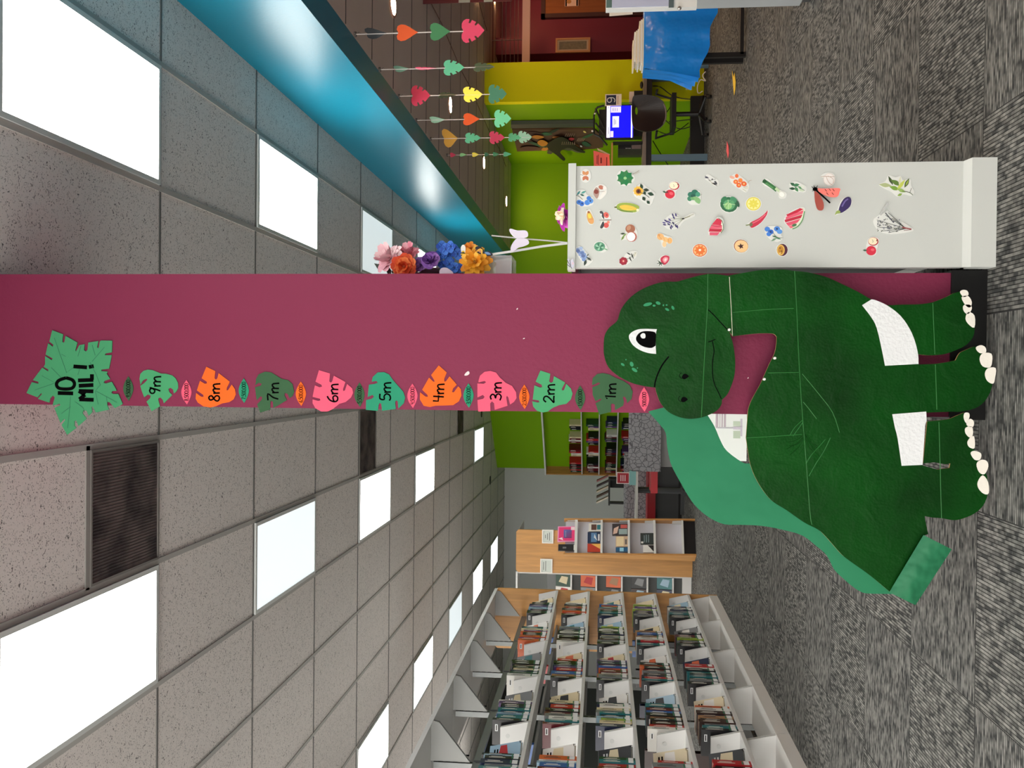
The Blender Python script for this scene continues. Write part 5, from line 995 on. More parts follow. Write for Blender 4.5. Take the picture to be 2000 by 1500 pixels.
one('computer_mouse', G().ell((a.x, 11.15, zt+.02), .045, .03, .02), BLACK, 'black mouse on the desk near the blue table cloth', 'mouse', smooth=True)
# office chair
hx = at(1260, 222, y=10.75).x
t = Thing('office_chair', (hx, 10.72, 0), 'black office chair with a curved back in front of the computer desk', 'chair')
def cp(px, py, y): return at(px, py, y=y)
out = smooth_outline([(1236,190),(1242,186),(1262,185),(1285,190),(1297,203),(1301,222),(1297,240),(1283,252),(1265,257),(1248,254),(1237,247),(1234,228),(1234,205)], n=4)
hole = smooth_outline([(1241,209),(1245,208),(1246,216),(1245,225),(1241,224),(1240,216)], n=3)
g = G(); n = len(out)
pts = [cp(p[0], p[1], 10.55-.0006*(p[1]-222)**2/10) for p in out]; inn = []
for k in range(n):
    ang = math.atan2(out[k][1]-216, out[k][0]-1243); inn.append(cp(1243+2.6*math.cos(ang), 216+8*math.sin(ang), 10.56))
for s_ in (0, .03):
    o_ = len(g.v); g.v += [tuple(Vector(p)+Vector((0, s_, 0))) for p in pts]+[tuple(Vector(p)+Vector((0, s_, 0))) for p in inn]
    for k in range(n): g.f.append([o_+k, o_+(k+1) % n, o_+n+(k+1) % n, o_+n+k]); g.m.append(0)
for k in range(n): g.f.append([k, (k+1) % n, 2*n+(k+1) % n, 2*n+k]); g.m.append(0)
t.part('backrest', g, mat((34, 26, 26), .45))
g = G(); g.tube([cp(p[0], p[1], 10.535) for p in smooth_outline([(1293,197),(1300,212),(1300,232),(1292,246),(1280,254)], False, 4)], .009, seg=6); t.part('rim', g, mat((120, 112, 108), .4))
g = G(); sx = cp(1304, 222, 10.75); g.box(sx.x-.2, sx.x+.2, 10.6, 10.95, .40, .45); t.part('seat', g, BLACK)
t.part('column', G().tube([(sx.x, 10.78, .1), (sx.x, 10.78, .41)], .028), BLACK)
g = G()
for k in range(5):
    a_ = k*1.2566+.3; e = (sx.x+.24*math.cos(a_), 10.78+.24*math.sin(a_), .07); g.tube([(sx.x, 10.78, .12), e], .022, r2=.014, seg=8)
t.part('star_base', g, BLACK)
for k in range(5):
    a_ = k*1.2566+.3; e = (sx.x+.24*math.cos(a_), 10.78+.24*math.sin(a_), .03); t.part('caster', G().tube([(e[0]-.015, e[1], .03), (e[0]+.015, e[1], .03)], .03, seg=12), BLACK)
t.part('armrest', G().tube([(sx.x-.24, 10.62, .62), (sx.x-.26, 10.85, .62), (sx.x-.2, 10.85, .43)], .014), BLACK); t.part('armrest', G().tube([(sx.x+.24, 10.62, .62), (sx.x+.26, 10.85, .62), (sx.x+.2, 10.85, .43)], .014), BLACK)
# blue draped table
TY0, TY1 = 8.05, 8.30; tz = at(1258, 60, y=TY0).z
xl = at(1257, 135, y=TY0).x
t = Thing('folding_table', (3.2, 8.4, 0), 'black legged table hidden under a bright blue plastic cloth', 'table')
t.part('table_top', G().box(xl+.02, 4.3, TY0+.02, TY1, tz-.04, tz-.004), mat((60, 60, 62), .5))
lx = at(1420, 108, y=TY0+.05).x
g = G(); g.box(lx-.02, lx+.02, TY0+.03, TY0+.07, 0, tz-.04); t.part('leg', g, BLACK)
t.part('leg', G().box(4.2, 4.24, TY0+.03, TY0+.07, 0, tz-.04), BLACK); t.part('leg', G().box(lx-.02, lx+.02, TY1-.07, TY1-.03, 0, tz-.04), BLACK); t.part('leg', G().box(4.2, 4.24, TY1-.07, TY1-.03, 0, tz-.04), BLACK)
t.part('foot_bar', G().box(lx, 4.24, TY0+.03, TY0+.06, .02, .05), BLACK)
t.part('leg_bracket', G().box(lx-.04, lx+.10, TY0+.02, TY0+.12, .36, .48), BLACK)
BLUE = mat((10, 124, 216), .22, bump=(9, .5, .02), spec=.6)
g = G(); NX = 26; botx = [(30, 1391), (155, 1372)]
xs = [xl+(4.3-xl)*k/NX for k in range(NX+1)]; vs = []
for k, X in enumerate(xs):
    s_ = k/NX; wv = .022*math.sin(k*1.9)+.015*math.sin(k*.7+1)
    zb = .40-.13*min(1, s_*3.2)+.02*math.sin(k*1.3); bxx = X-(.10*(1-min(1, s_*2.2)))
    vs += [(X, TY1, tz), (X, TY0-.004, tz), (X, TY0-.016, tz-.012), (X*.6+bxx*.4, TY0-.03+wv*.4, (tz+zb)/2), (bxx, TY0-.05+wv, zb)]
g.add(vs, [(5*k+j, 5*k+j+1, 5*k+j+6, 5*k+j+5) for k in range(NX) for j in range(4)])
vs = []
for k in range(9):
    s_ = k/8; Y = TY0-.004+(TY1-TY0)*s_; wv = .02*math.sin(k*2.2)
    vs += [(xl, Y, tz), (xl-.03, Y+wv*.5, (tz+.4)/2), (xl-.10+wv, Y-.046*(1-s_), .40+.05*s_)]
g.add(vs, [(3*k+j, 3*k+j+3, 3*k+j+4, 3*k+j+1) for k in range(8) for j in (0, 1)])
one('table_cloth', g, BLUE, 'bright blue plastic cloth draped over the table at the picture edge', 'tablecloth', smooth=True)
# papers on it
rn = random.Random(4); PW = mat((232, 230, 222), .7); PB = mat((226, 216, 190), .7)
for k in range(7):
    g = G(); x_ = xl+.03+.02*(k % 3); w_ = .42-.03*k; g.box(x_+.02*rn.random(), x_+w_, TY0+.01+.004*k, TY0+.22, tz+.001+.014*k, tz+.001+.014*k+.012)
    M_ = Matrix.Translation((x_+.2, TY0+.1, 0)) @ Matrix.Rotation(rn.uniform(-.05, .05), 4, 'Z') @ Matrix.Translation((-x_-.2, -TY0-.1, 0)); g.xf(M_)
    one('paper_stack', g, PW if k % 2 else PB, '%s layer of the untidy paper pile on the blue cloth' % ['lowest', 'second', 'third', 'fourth', 'fifth', 'sixth', 'top'][k], 'papers', 'paper pile on the blue cloth')
for k in range(3):
    x_ = at(1230, 44-6*k, y=TY0+.25).x; zt_ = at(1190+10*k, 30, y=TY0+.25).z
    g = G(); g.poly([(x_, TY0+.06+.05*k, tz+.1), (x_+.3, TY0+.06+.05*k, tz+.1), (x_+.3, TY0+.09+.05*k, zt_), (x_+.0+.03*k, TY0+.09+.05*k, zt_)], (0, .004, 0))
    t = Thing('newspaper', (x_+.15, TY0+.06+.05*k, tz+.1), '%s printed newspaper standing upright behind the blue cloth edge' % ['front', 'middle', 'rear'][k], 'newspaper', 'newspapers standing on the blue cloth')
    t.part('sheet', g, PW)
    g = G()
    for j in range(7): g.box(x_+.05, x_+.26-.03*(j % 3), TY0+.056+.05*k, TY0+.058+.05*k, tz+.13+.025*j, tz+.136+.025*j)
    t.part('print', g, mat((90, 90, 90), .8))
# grey kiosk cut by the picture edge
p = at(1183, 22, y=5.3)
t = Thing('self_service_kiosk', (2.5, 5.45, 0), 'pale grey kiosk with a white framed panel, cut off by the picture edge', 'kiosk')
t.part('pedestal', G().box(2.24, 2.9, 5.36, 5.62, .06, .72), mat((168, 172, 174), .5)); t.part('base', G().box(2.26, 2.9, 5.38, 5.62, 0, .06), DGREY)
t.part('screen_frame', G().box(p.x+.01, 2.9, 5.3, 5.35, .70, p.z), mat((222, 224, 222), .4))
a, b = at(1195, 18, y=5.295), at(1306, 0, y=5.295); t.part('screen_panel', G().box(a.x+.01, 2.85, 5.292, 5.30, b.z, a.z), mat((176, 182, 206), .5))
a = at(1184, 18, y=5.295); t.part('header_strip', G().box(a.x+.01, 2.85, 5.292, 5.30, at(1195, 18, y=5.295).z, a.z), mat((78, 104, 100), .5)); a, b = at(1306, 18, y=5.295), at(1316, 0, y=5.295); t.part('footer_strip', G().box(a.x+.01, 2.85, 5.292, 5.30, b.z, a.z), mat((78, 92, 96), .5))
t.part('latch', G().ell(at(1327, 16, y=5.292), .012, .006, .012), mat((200, 200, 198), .25, metal=.8))
# picture on the maroon pier
a, b = at(1085, 103, y=12.57), at(1153, 73, y=12.57)
t = Thing('framed_picture', ((a.x+b.x)/2, 12.57, b.z), 'framed pencil drawing in a wooden frame on the maroon wall', 'picture')
g = G(); f_ = .025
for q in ((a.x, b.x, a.z-f_, a.z), (a.x, b.x, b.z, b.z+f_), (a.x, a.x+f_, b.z+f_, a.z-f_), (b.x-f_, b.x, b.z+f_, a.z-f_)): g.box(q[0], q[1], 12.565, 12.598, q[2], q[3])
t.part('frame', g, mat((196, 140, 96), .4)); t.part('mount', G().box(a.x+f_, b.x-f_, 12.58, 12.596, b.z+f_, a.z-f_), mat((200, 176, 150), .7))
t.part('drawing', G().box(a.x+.045, b.x-.045, 12.576, 12.58, b.z+.05, a.z-.05), mat((128, 118, 100), .8, vary=(30, .4)))
# paper scraps on the carpet
for (pts, c, lb) in (([(1430,138),(1433,150),(1435,142),(1437,160),(1436,175),(1434,186),(1432,165)], (246, 206, 60), 'yellow paper leaf lying on the carpet'), ([(1420,276),(1423,285),(1424,300),(1422,309),(1419,295)], (240, 100, 110), 'pink paper scrap lying on the carpet')):
    one('paper_scrap', G().poly([at(q[0], q[1], z=.004) for q in pts], (0, 0, .002)), mat(c, .7), lb, 'paper')

# ================================================================ BOOKS
BC = {'black': (24, 24, 28), 'navy': (26, 34, 66), 'dark brown': (58, 36, 30), 'maroon': (96, 20, 30), 'red': (176, 34, 40), 'orange': (206, 96, 50), 'white': (224, 222, 216), 'grey': (128, 130, 132),
      'teal': (36, 110, 116), 'blue': (46, 92, 160), 'pale blue': (150, 180, 200), 'dark green': (28, 62, 44), 'cream': (214, 200, 164), 'purple': (84, 56, 110), 'lime': (150, 176, 60), 'tan': (160, 120, 84)}
BN = list(BC); PAGE = mat((220, 214, 198), .9); LABEL = mat((232, 234, 234), .6); TAGG = mat((60, 130, 96), .6)
PROTO = {}
def book_proto(cn):
    """a standing book: spine at x=0 facing +x, 0.17 deep, 0.03 thick (y), 0.23 high; root mesh is the cover"""
    c = BC[cn]; H, DP, TH = .23, .165, .03
    g = G(); g.box(-.003, 0, 0, TH, 0, H, 0); g.box(-DP, -.003, 0, .002, 0, H, 0); g.box(-DP, -.003, TH-.002, TH, 0, H, 0)
    lum = sum(c); c2 = (230, 226, 216) if lum < 330 else (60, 60, 70)
    g.box(0, .0006, TH*.3, TH*.42, H*.42, H*.88, 1); g.box(0, .0006, TH*.58, TH*.68, H*.5, H*.82, 1)
    o = link('book', g, [mat(c, .3), mat(c2, .5)])
    link('page_block', G().box(-DP+.005, -.0032, .0022, TH-.0022, .003, H-.003), PAGE, parent=o)
    link('spine_label', G().box(.0002, .0012, TH*.08, TH*.92, .012, .044, 0).box(.0002, .0013, TH*.15, TH*.85, .048, .056, 1), [LABEL, TAGG], parent=o)
    lb = link('barcode_label', G().box(-.075, -.03, -.0006, 0, H-.036, H-.018, 0).box(-.07, -.035, -.0008, -.0006, H-.03, H-.024, 1), [LABEL, INK], parent=o)
    return o
def place_book(cn, x, y, z, th, h, label, group, rz=0.0, dp=1.0, full=True, name=None):
    if cn not in PROTO: r = PROTO[cn] = book_proto(cn); fresh = True
    else: fresh = False
    if fresh: c = PROTO[cn]
    elif full: c = tree_copy(PROTO[cn])
    else: c = PROTO[cn].copy(); COL.objects.link(c)
    c.location = (x, y, z); c.rotation_euler = (0, 0, rz); c.scale = (dp, th/.03, h/.23)
    tag(c, label, 'book', group); return c
ORD = ['first', 'second', 'third', 'fourth', 'fifth', 'sixth', 'seventh', 'eighth', 'ninth', 'tenth', 'eleventh', 'twelfth', 'thirteenth', 'fourteenth', 'fifteenth', 'sixteenth', 'seventeenth', 'eighteenth']
# ---------------------------------------------------------------- long white shelving range
FX = -2.29; BXX = -2.56; RZ = 2.335
YE = 9.58; BL = .914
SHZ = [1.68, 1.345, .995, .655, .31]
SHN = ['top', 'second', 'third', 'fourth', 'fifth']
BAYN = ['oak-end bay', 'far-middle bay', 'middle bay', 'near-middle bay', 'nearest bay']
rb = random.Random(21)
def bracket(x_front, x_back, y, z, h, th=.004):
    """upturned shelf end: slanted front corner"""
    return G().poly([(x_front, y, z), (x_front-.045*(1 if x_front > x_back else -1), y, z+h), (x_back, y, z+h), (x_back, y, z)], (0, -th, 0))
for b_ in range(5):
    y1 = YE-b_*BL; y0 = y1-BL+.004; sgn = 1
    t = Thing('shelving_bay', ((FX+BXX)/2-.02, (y0+y1)/2, 0), ['bay of white steel shelving beside the oak end panel', 'second farthest bay of the long white shelving', 'middle bay of the long white shelving', 'second nearest bay of the long white shelving', 'nearest bay of the long white shelving, cut by the picture edge'][b_], 'bookshelf', 'bays of the long white shelving')
    t.part('upright', G().box(-2.625, -2.585, y0-.02, y0+.018, 0, 2.31), mat((130, 134, 134), .35, metal=.4))
    g = G(); k = .15
    while k < 2.28: g.box(-2.586, -2.5845, y0-.006, y0+.004, k, k+.03); k += .05
    t.part('slot_row', g, INK)
    # canopy
    g = G(); g.box(-2.93, FX, y0, y1, RZ-.004, RZ); g.box(FX-.004, FX, y0, y1, RZ-.03, RZ-.004); t.part('canopy', g, STEEL)
    for yy in (y0+.012, y1-.004):
        t.part('canopy_bracket', G().poly([(FX-.02, yy, RZ-.005), (FX-.03, yy, RZ-.06), (-2.58, yy, RZ-.27), (-2.58, yy, RZ-.005)], (0, -.004, 0)), mat((160, 162, 160), .4))
    t.part('top_rail', G().box(-2.60, -2.575, y0+.02, y1-.02, RZ-.34, RZ-.29), mat((120, 124, 124), .4, metal=.3))
    for k in (0, 1): t.part('bracket_slot', G().box(-2.578, -2.574, y0+.03+.05*k, y0+.045+.05*k, RZ-.25, RZ-.19), INK)
    for si, z in enumerate(SHZ):
        g = G(); g.box(BXX, FX, y0+.004, y1-.004, z-.002, z+.001).box(FX-.003, FX, y0+.004, y1-.004, z-.022, z-.002)
        t.part('shelf', g, STEEL)
        t.part('shelf_bracket', bracket(FX, BXX, y1-.006, z, .185), STEEL); t.part('shelf_bracket', bracket(FX, BXX, y0+.010, z, .185), STEEL)
        t.part('pressed_ring', G().disc((FX-.10, y1-.0102, z+.135), .014, (0, -1, 0), .0015, seg=14), mat((200, 202, 200), .35))
    g = G(); g.box(BXX-.02, FX, y0+.002, y1-.002, .075, .085).box(FX-.004, FX, y0+.002, y1-.002, 0, .075); t.part('base_shelf', g, mat((222, 220, 216), .45))
    t.part('base_bracket', bracket(FX-.008, BXX-.02, y1-.006, .085, .19, .006), STEEL); t.part('base_bracket', bracket(FX-.008, BXX-.02, y0+.012, .085, .19, .006), STEEL)
    # shelves of the far side, seen through the gaps
    for z in SHZ+[.08]: t.part('rear_shelf', G().box(-2.93, -2.66, y0+.004, y1-.004, z-.02, z), mat((120, 120, 118), .5))
    if b_ == 0:
        g = G(); g.poly([(FX+.0, YE+.004, 0), (FX+.0, YE+.004, RZ-.03), (FX-.03, YE+.004, RZ+.01), (-2.90, YE+.004, RZ+.01), (-2.93, YE+.004, RZ-.03), (-2.93, YE+.004, 0)], (0, .03, 0))
        t.part('end_panel', g, OAK, label='oak end panel')
    for si, z in enumerate(SHZ):
        # books pushed against the near bracket
        y = y0+.022; n = 0; lim = y0+rb.uniform(.46, .56)
        last = None
        while y < lim and n < 10:
            th = rb.choice([.026, .032, .038, .045, .052, .06]); h = rb.choice([.205, .215, .225, .235, .24])
            cn = rb.choice(['black']*5+['navy']*3+['dark brown', 'maroon', 'red', 'red', 'orange', 'white', 'white', 'grey', 'teal', 'teal', 'blue', 'pale blue', 'dark green', 'cream', 'purple', 'lime', 'tan', 'grey'])
            if n == 0: cn = rb.choice(['black', 'navy', 'black', 'navy', 'maroon', 'white', 'orange']); h = .24
            if cn == last: cn = rb.choice(['black', 'red', 'white', 'teal'])
            last = cn
            place_book(cn, FX-rb.uniform(.008, .022), y, z+.003, th, h, '%s book, %s from near bracket, %s shelf, %s of long shelving' % (cn, ORD[n], SHN[si], BAYN[b_]), 'books on the long white shelving', dp=rb.uniform(.9, 1.05))
            y += th+.002; n += 1
        # one book shown leaning face out
        yb = y+.10; cn = rb.choice(['teal', 'pale blue', 'pale blue', 'cream', 'white', 'navy', 'white', 'grey', 'black', 'cream'])
        L = Thing('display_book', (FX-.055, yb, z+.014), '%s book leaning face out, %s shelf, %s of long shelving' % (cn, SHN[si], BAYN[b_]), 'book', 'books shown face out on the long white shelving', rz=-.7)
        tilt = Matrix.Rotation(-.42, 4, 'Y')
        g = G().box(-.0035, 0, -.08, .08, .008, .228); g.box(-.024, -.0205, -.08, .08, .008, .228); g.xf(tilt); L.lpart('cover', g, mat(BC[cn], .3))
        g = G().box(-.020, -.004, -.078, .076, .011, .225); g.xf(tilt); L.lpart('page_block', g, PAGE)
        c2 = BC[rb.choice(['cream', 'orange', 'white', 'teal', 'red', 'black'])]
        g = G(); rr = rb.random(); 
        g.poly([(.0006, -.07, .08), (.0006, .07, .06+.05*rr), (.0006, .07, .15), (.0006, -.03, .17)], (-.0005, 0, 0)); g.xf(tilt); L.lpart('cover_art', g, mat(c2, .4))
        g = G()
        for k in range(2): g.box(.0007, .0011, -.05+.02*rr, .05, .185-.02*k, .195-.02*k)
        g.xf(tilt); L.lpart('cover_title', g, LABEL if sum(BC[cn]) < 400 else INK)
        g = G().box(.0007, .0012, -.078, -.045, .012, .045); g.xf(tilt); L.lpart('spine_label', g, LABEL)
        g = G(); s_ = .07; g.tube([(.012, -s_, .0), (.012, -s_, .014), (-.03, -s_*.9, .006)], .0018, seg=6); g.tube([(.012, s_, .0), (.012, s_, .014), (-.03, s_*.9, .006)], .0018, seg=6); g.tube([(-.03, -s_*.9, .006), (-.10, -.02, .12), (-.10, .02, .12), (-.03, s_*.9, .006)], .0018, seg=6)
        L.lpart('wire_easel', g, INK)
# rear rows of dark books glimpsed through the shelving
for b_ in range(5):
    y1 = YE-b_*BL
    for si, z in enumerate(SHZ):
        if rb.random() < .3: continue
        y = y1-.12
        for k in range(1):
            cn = rb.choice(['black', 'dark brown', 'navy', 'red', 'cream', 'blue']); th = rb.choice([.04, .05])
            c = place_book(cn, -2.92, y-.05*k, z+.003, th, .22, 'back row %s book on the far face, %s shelf, %s' % (cn, SHN[si], BAYN[b_]), 'books on the far face of the shelving', rz=math.pi, full=False)
one('stool', G().box(-4.2, -3.7, 5.6, 6.2, 0, .45), OAKX, 'wooden unit glimpsed behind the nearest bay', 'cupboard')

# ---------------------------------------------------------------- second range: oak end panel with sign holders
EY = 12.15; EX0, EX1 = at(1010, 1117, y=EY).x, at(1006, 1034, y=EY).x
t = Thing('shelving_range', ((EX0+EX1)/2, EY+.4, 0), 'second bookcase range with a wide oak end panel and two sign holders', 'bookshelf')
g = G(); zz = at(1008, 1075, y=EY).z
g.poly([(EX0, EY, 0), (EX1, EY, 0), (EX1, EY, zz-.03), (EX1-.03, EY, zz), (EX0+.03, EY, zz), (EX0, EY, zz-.03)], (0, .035, 0)); t.part('end_panel', g, OAK)
t.part('canopy', G().box(EX0+.02, EX1-.02, EY+.035, EY+.9, zz-.03, zz-.02), STEEL)
for z in (1.68, 1.34, 1.0, .66, .31, .08): t.part('shelf', G().box(EX0+.02, EX1-.02, EY+.035, EY+.9, z-.02, z), STEEL)
t.part('upright', G().box(-2.4, -2.36, EY+.91, EY+.95, 0, 2.3), STEEL)
for (x0_, y0_, x1_, y1_, lb, rows) in ((1058.5, 1035, 1081, 1061, 'right hand white sign holder with a printed card on the oak end panel', (4, 7, 9)), (1055, 1092, 1079, 1119, 'left hand white sign holder with two lines of print on the oak end panel', (9, 11))):
    a, b = at(x0_, y1_, y=EY-.012), at(x1_, y0_, y=EY-.012)
    s = Thing('sign_holder', ((a.x+b.x)/2, EY-.01, b.z), lb, 'sign', 'sign holders on the oak end panel')
    g = G(); f_ = .016
    for q in ((a.x, b.x, a.z-f_, a.z), (a.x, b.x, b.z, b.z+f_), (a.x, a.x+f_, b.z+f_, a.z-f_), (b.x-f_, b.x, b.z+f_, a.z-f_)): g.box(q[0], q[1], EY-.016, EY, q[2], q[3])
    s.part('frame', g, mat((232, 232, 226), .4)); s.part('card', G().box(a.x+f_, b.x-f_, EY-.008, EY-.001, b.z+f_, a.z-f_), mat((204, 212, 204), .6))
    g = G()
    for k, L in enumerate(rows): zc = a.z-.045-.028*k; cx = (a.x+b.x)/2; g.box(cx-L*.006, cx+L*.006, EY-.0092, EY-.008, zc-.005, zc+.003)
    s.part('print', g, mat((110, 112, 110), .7))
# slanted book display in front of it
o_ = Vector((-2.08, 11.82, 0)); RZD = .5
t = Thing('display_rack', (o_.x, o_.y-.02, 0), 'oak sided slanted display rack with white ledges in front of the oak end panel', 'book rack', rz=RZD)
Wd, Hd = .225, 1.70
for s_ in (-1, 1):
    x = s_*Wd
    g = G(); g.poly([(x, -.02, 0), (x, -.02, .04), (x, .09, Hd), (x, .17, Hd), (x, .22, 0)], (.022*s_, 0, 0)); t.lpart('side_panel', g, OAK)
t.lpart('back_panel', G().poly([(-Wd, .13, .16), (Wd, .13, .16), (Wd, .15, Hd-.02), (-Wd, .15, Hd-.02)], (0, .01, 0)), mat((206, 206, 214), .5))
t.lpart('kick_plate', G().box(-Wd, Wd, .02, .03, 0, .16), BLACK)
LZ = [at(v, 1060, y=11.68).z for v in (1126, 1176, 1230, 1281, 1336)]
def fy(z): return -.015+.10*z/Hd
for k, z in enumerate(LZ):
    yy = fy(z)
    g = G(); g.box(-Wd, Wd, yy, .13, z-.006, z).box(-Wd, Wd, yy-.004, yy, z-.006, z+.03 if k == 0 else z+.022)
    t.lpart('ledge', g, WHITE)
    g = G().poly([(Wd-.004, yy, z), (Wd-.004, yy+.02, z+.13), (Wd-.004, .12, z+.13), (Wd-.004, .12, z)], (-.003, 0, 0)); t.lpart('ledge_end', g, WHITE)
Rm = Matrix.Translation((o_.x, o_.y-.02, 0)) @ Matrix.Rotation(RZD, 4, 'Z')
def facebook(px0, px1, dx, w, k, col, art, label, lean=.25):
    """a book standing face out on ledge k of the rack; dx along the ledge, height from the photo"""
    z = LZ[k]; yy = fy(z)+.02; h = (px1-px0)*11.6/FPX
    loc = Rm @ Vector((dx, yy-.008, z+.003))
    b = Thing('display_book', loc, label, 'book', 'books on the slanted display rack', rz=RZD)
    T_ = Matrix.Translation((0, 0, .004)) @ Matrix.Rotation(-.10, 4, 'X')
    g = G().box(-w/2, w/2, 0, .004, 0, h).box(-w/2, w/2, .022, .026, 0, h); g.xf(T_); b.lpart('cover', g, mat(col, .35))
    g = G().box(-w/2+.003, w/2-.003, .004, .022, .003, h-.003); g.xf(T_); b.lpart('page_block', g, PAGE)
    for (c, q) in art:
        g = G()
        if len(q) == 4 and not isinstance(q[0], tuple): g.box(-w/2+q[0]*w, -w/2+q[1]*w, -.0012, -.0002, q[2]*h, q[3]*h)
        else: g.poly([(-w/2+a_*w, -.0014, b2*h) for a_, b2 in q], (0, .001, 0))
        g.xf(T_); b.lpart('cover_art', g, mat(c, .4))
facebook(1085, 1123, .035, .21, 0, (236, 150, 190), [((230, 60, 120), (.06, .94, .06, .94)), ((90, 140, 220), (.22, .78, .25, .68)), ((240, 240, 244), (.3, .7, .55, .6)), ((250, 220, 226), [(.75, .1), (.95, .1), (.95, .3), (.75, .3)]), ((250, 220, 226), [(.08, .7), (.28, .75), (.2, .95)])], 'pink magazine with a blue centre on the top ledge of the rack')
facebook(1087, 1123, -.15, .09, 0, (26, 26, 30), [((220, 220, 214), (.1, .9, .02, .14)), ((120, 120, 120), (.35, .6, .55, .75))], 'black book at the left end of the rack top ledge')
facebook(1146, 1172, .13, .11, 1, (226, 222, 212), [((90, 60, 50), (.15, .85, .4, .8)), ((40, 120, 130), (.2, .8, .08, .36))], 'cream book with a teal block on the second ledge of the rack')
facebook(1144, 1172, -.01, .15, 1, (30, 50, 80), [((90, 130, 170), (.08, .92, .35, .75)), ((220, 228, 232), [(.2, .3), (.8, .5), (.5, .55)]), ((226, 226, 226), (.2, .8, .14, .26))], 'dark blue book with a pale bird on the second ledge of the rack')
facebook(1144, 1172, -.15, .11, 1, (186, 60, 40), [((236, 180, 90), [(.3, .05), (.98, .05), (.98, .75)]), ((90, 30, 20), (.6, .9, .3, .42))], 'orange and red book on the second ledge of the rack')
facebook(1193, 1226, .10, .16, 2, (60, 56, 60), [((226, 190, 170), [(.1, .95), (.6, .9), (.8, .6), (.2, .7)]), ((150, 170, 168), (.1, .55, .1, .6)), ((206, 96, 90), (.62, .92, .1, .5))], 'grey book with a pink face on the third ledge of the rack')
facebook(1200, 1226, -.06, .14, 2, (210, 180, 150), [((236, 214, 170), (.05, .95, .4, .95)), ((110, 100, 96), (.2, .7, .15, .3))], 'beige book on the third ledge of the rack')
facebook(1200, 1226, -.17, .06, 2, (30, 90, 130), [((150, 206, 226), (.1, .9, .4, .7))], 'blue book at the left end of the third ledge of the rack')
facebook(1250, 1278, -.02, .15, 3, (46, 56, 56), [((120, 140, 142), (.15, .85, .55, .62)), ((120, 140, 142), (.15, .85, .4, .46)), ((120, 140, 142), (.15, .8, .7, .76)), ((226, 226, 220), [(.08, .8), (.24, .8), (.24, .96), (.08, .96)])], 'dark slate book with lines of text on the fourth ledge of the rack')
facebook(1255, 1278, -.155, .10, 3, (222, 220, 214), [((20, 20, 22), [(.1, .1), (.95, .05), (.95, .6)])], 'black and white book on the fourth ledge of the rack')

# ---------------------------------------------------------------- bookcase facing us between the two ranges
QY = 12.3; QX1 = EX0-.02; QX0 = QX1-.9
t = Thing('bookcase', ((QX0+QX1)/2, QY+.15, 0), 'white bookcase glimpsed between the two oak end panels', 'bookshelf')
for xx in (QX0, QX1-.03): t.part('side', G().box(xx, xx+.03, QY, QY+.3, 0, zz), STEEL)
t.part('back', G().box(QX0+.03, QX1-.03, QY+.28, QY+.3, .05, zz-.4), mat((120, 122, 122), .6))
t.part('canopy', G().box(QX0, QX1, QY-.03, QY+.3, zz-.012, zz+.012), STEEL); t.part('kick_plate', G().box(QX0, QX1, QY-.04, QY, 0, .12), STEEL)
QZ = [at(v, 1130, y=QY).z for v in (1114, 1163, 1213, 1263, 1313)]
qcol = [('dark green', 'white'), ('orange', 'grey'), ('orange', 'black'), ('black', 'dark brown'), ('teal', 'navy')]
for k, z in enumerate(QZ):
    t.part('shelf', G().box(QX0+.03, QX1-.03, QY-.01, QY+.28, z-.022, z), STEEL)
    for j in range(5):
        cn = qcol[k][0] if j % 2 == 0 else qcol[k][1]; w_ = .15; h_ = .2
        b = Thing('display_book', (QX1-.12-.16*j, QY+.03, z+.003), '%s book face out, %s from right, %s shelf between the oak panels' % (cn, ORD[j], SHN[k]), 'book', 'face out books between the oak panels')
        T_ = Matrix.Rotation(-.15, 4, 'X'); g = G().box(-w_/2, w_/2, 0, .02, 0, h_); g.xf(T_); b.lpart('cover', g, mat(BC[cn], .35))
        g = G().poly([(-.05, -.001, .05), (.05, -.001, .03), (.06, -.001, .12), (-.02, -.001, .16)], (0, .0008, 0)); g.xf(T_); b.lpart('cover_art', g, mat(BC[['cream', 'red', 'tan', 'grey', 'pale blue'][(j+k) % 5]], .4))

# ================================================================ FAR LEFT: green wall bookcase and booth

ax, ay = -1.93, 18.45; bx_, by_ = -.35, 16.8
ang = math.atan2(by_-ay, bx_-ax); LW = math.hypot(bx_-ax, by_-ay)
# frame: x along the wall from the left end, y towards the wall
P0 = at(1066, 925, z=2.35); ux, uy = math.cos(ang), math.sin(ang)
t = Thing('wall_bookcase', (P0.x, P0.y, 0), 'white shelved bookcase with an oak side against the slanted green wall', 'bookshelf', rz=ang)
LW = 2.0; zc = 2.37
t.lpart('side_panel', G().box(-.03, 0, 0, .3, 0, zc), OAK); t.lpart('side_panel', G().box(LW, LW+.03, 0, .3, 0, zc), OAK)
t.lpart('canopy', G().box(-.03, LW+.03, -.02, .3, zc-.03, zc), STEEL)
for k in (.93, 1.86): t.lpart('upright', G().box(k, k+.03, .24, .28, 0, zc-.03), mat((190, 194, 192), .4))
WZ = [at(v, 903, y=P0.y).z for v in (1136, 1169, 1203)]; WZ += [WZ[2]-.33, WZ[2]-.66]
Wm = Matrix.Translation((P0.x, P0.y, 0)) @ Matrix.Rotation(ang, 4, 'Z')
rw = random.Random(9)
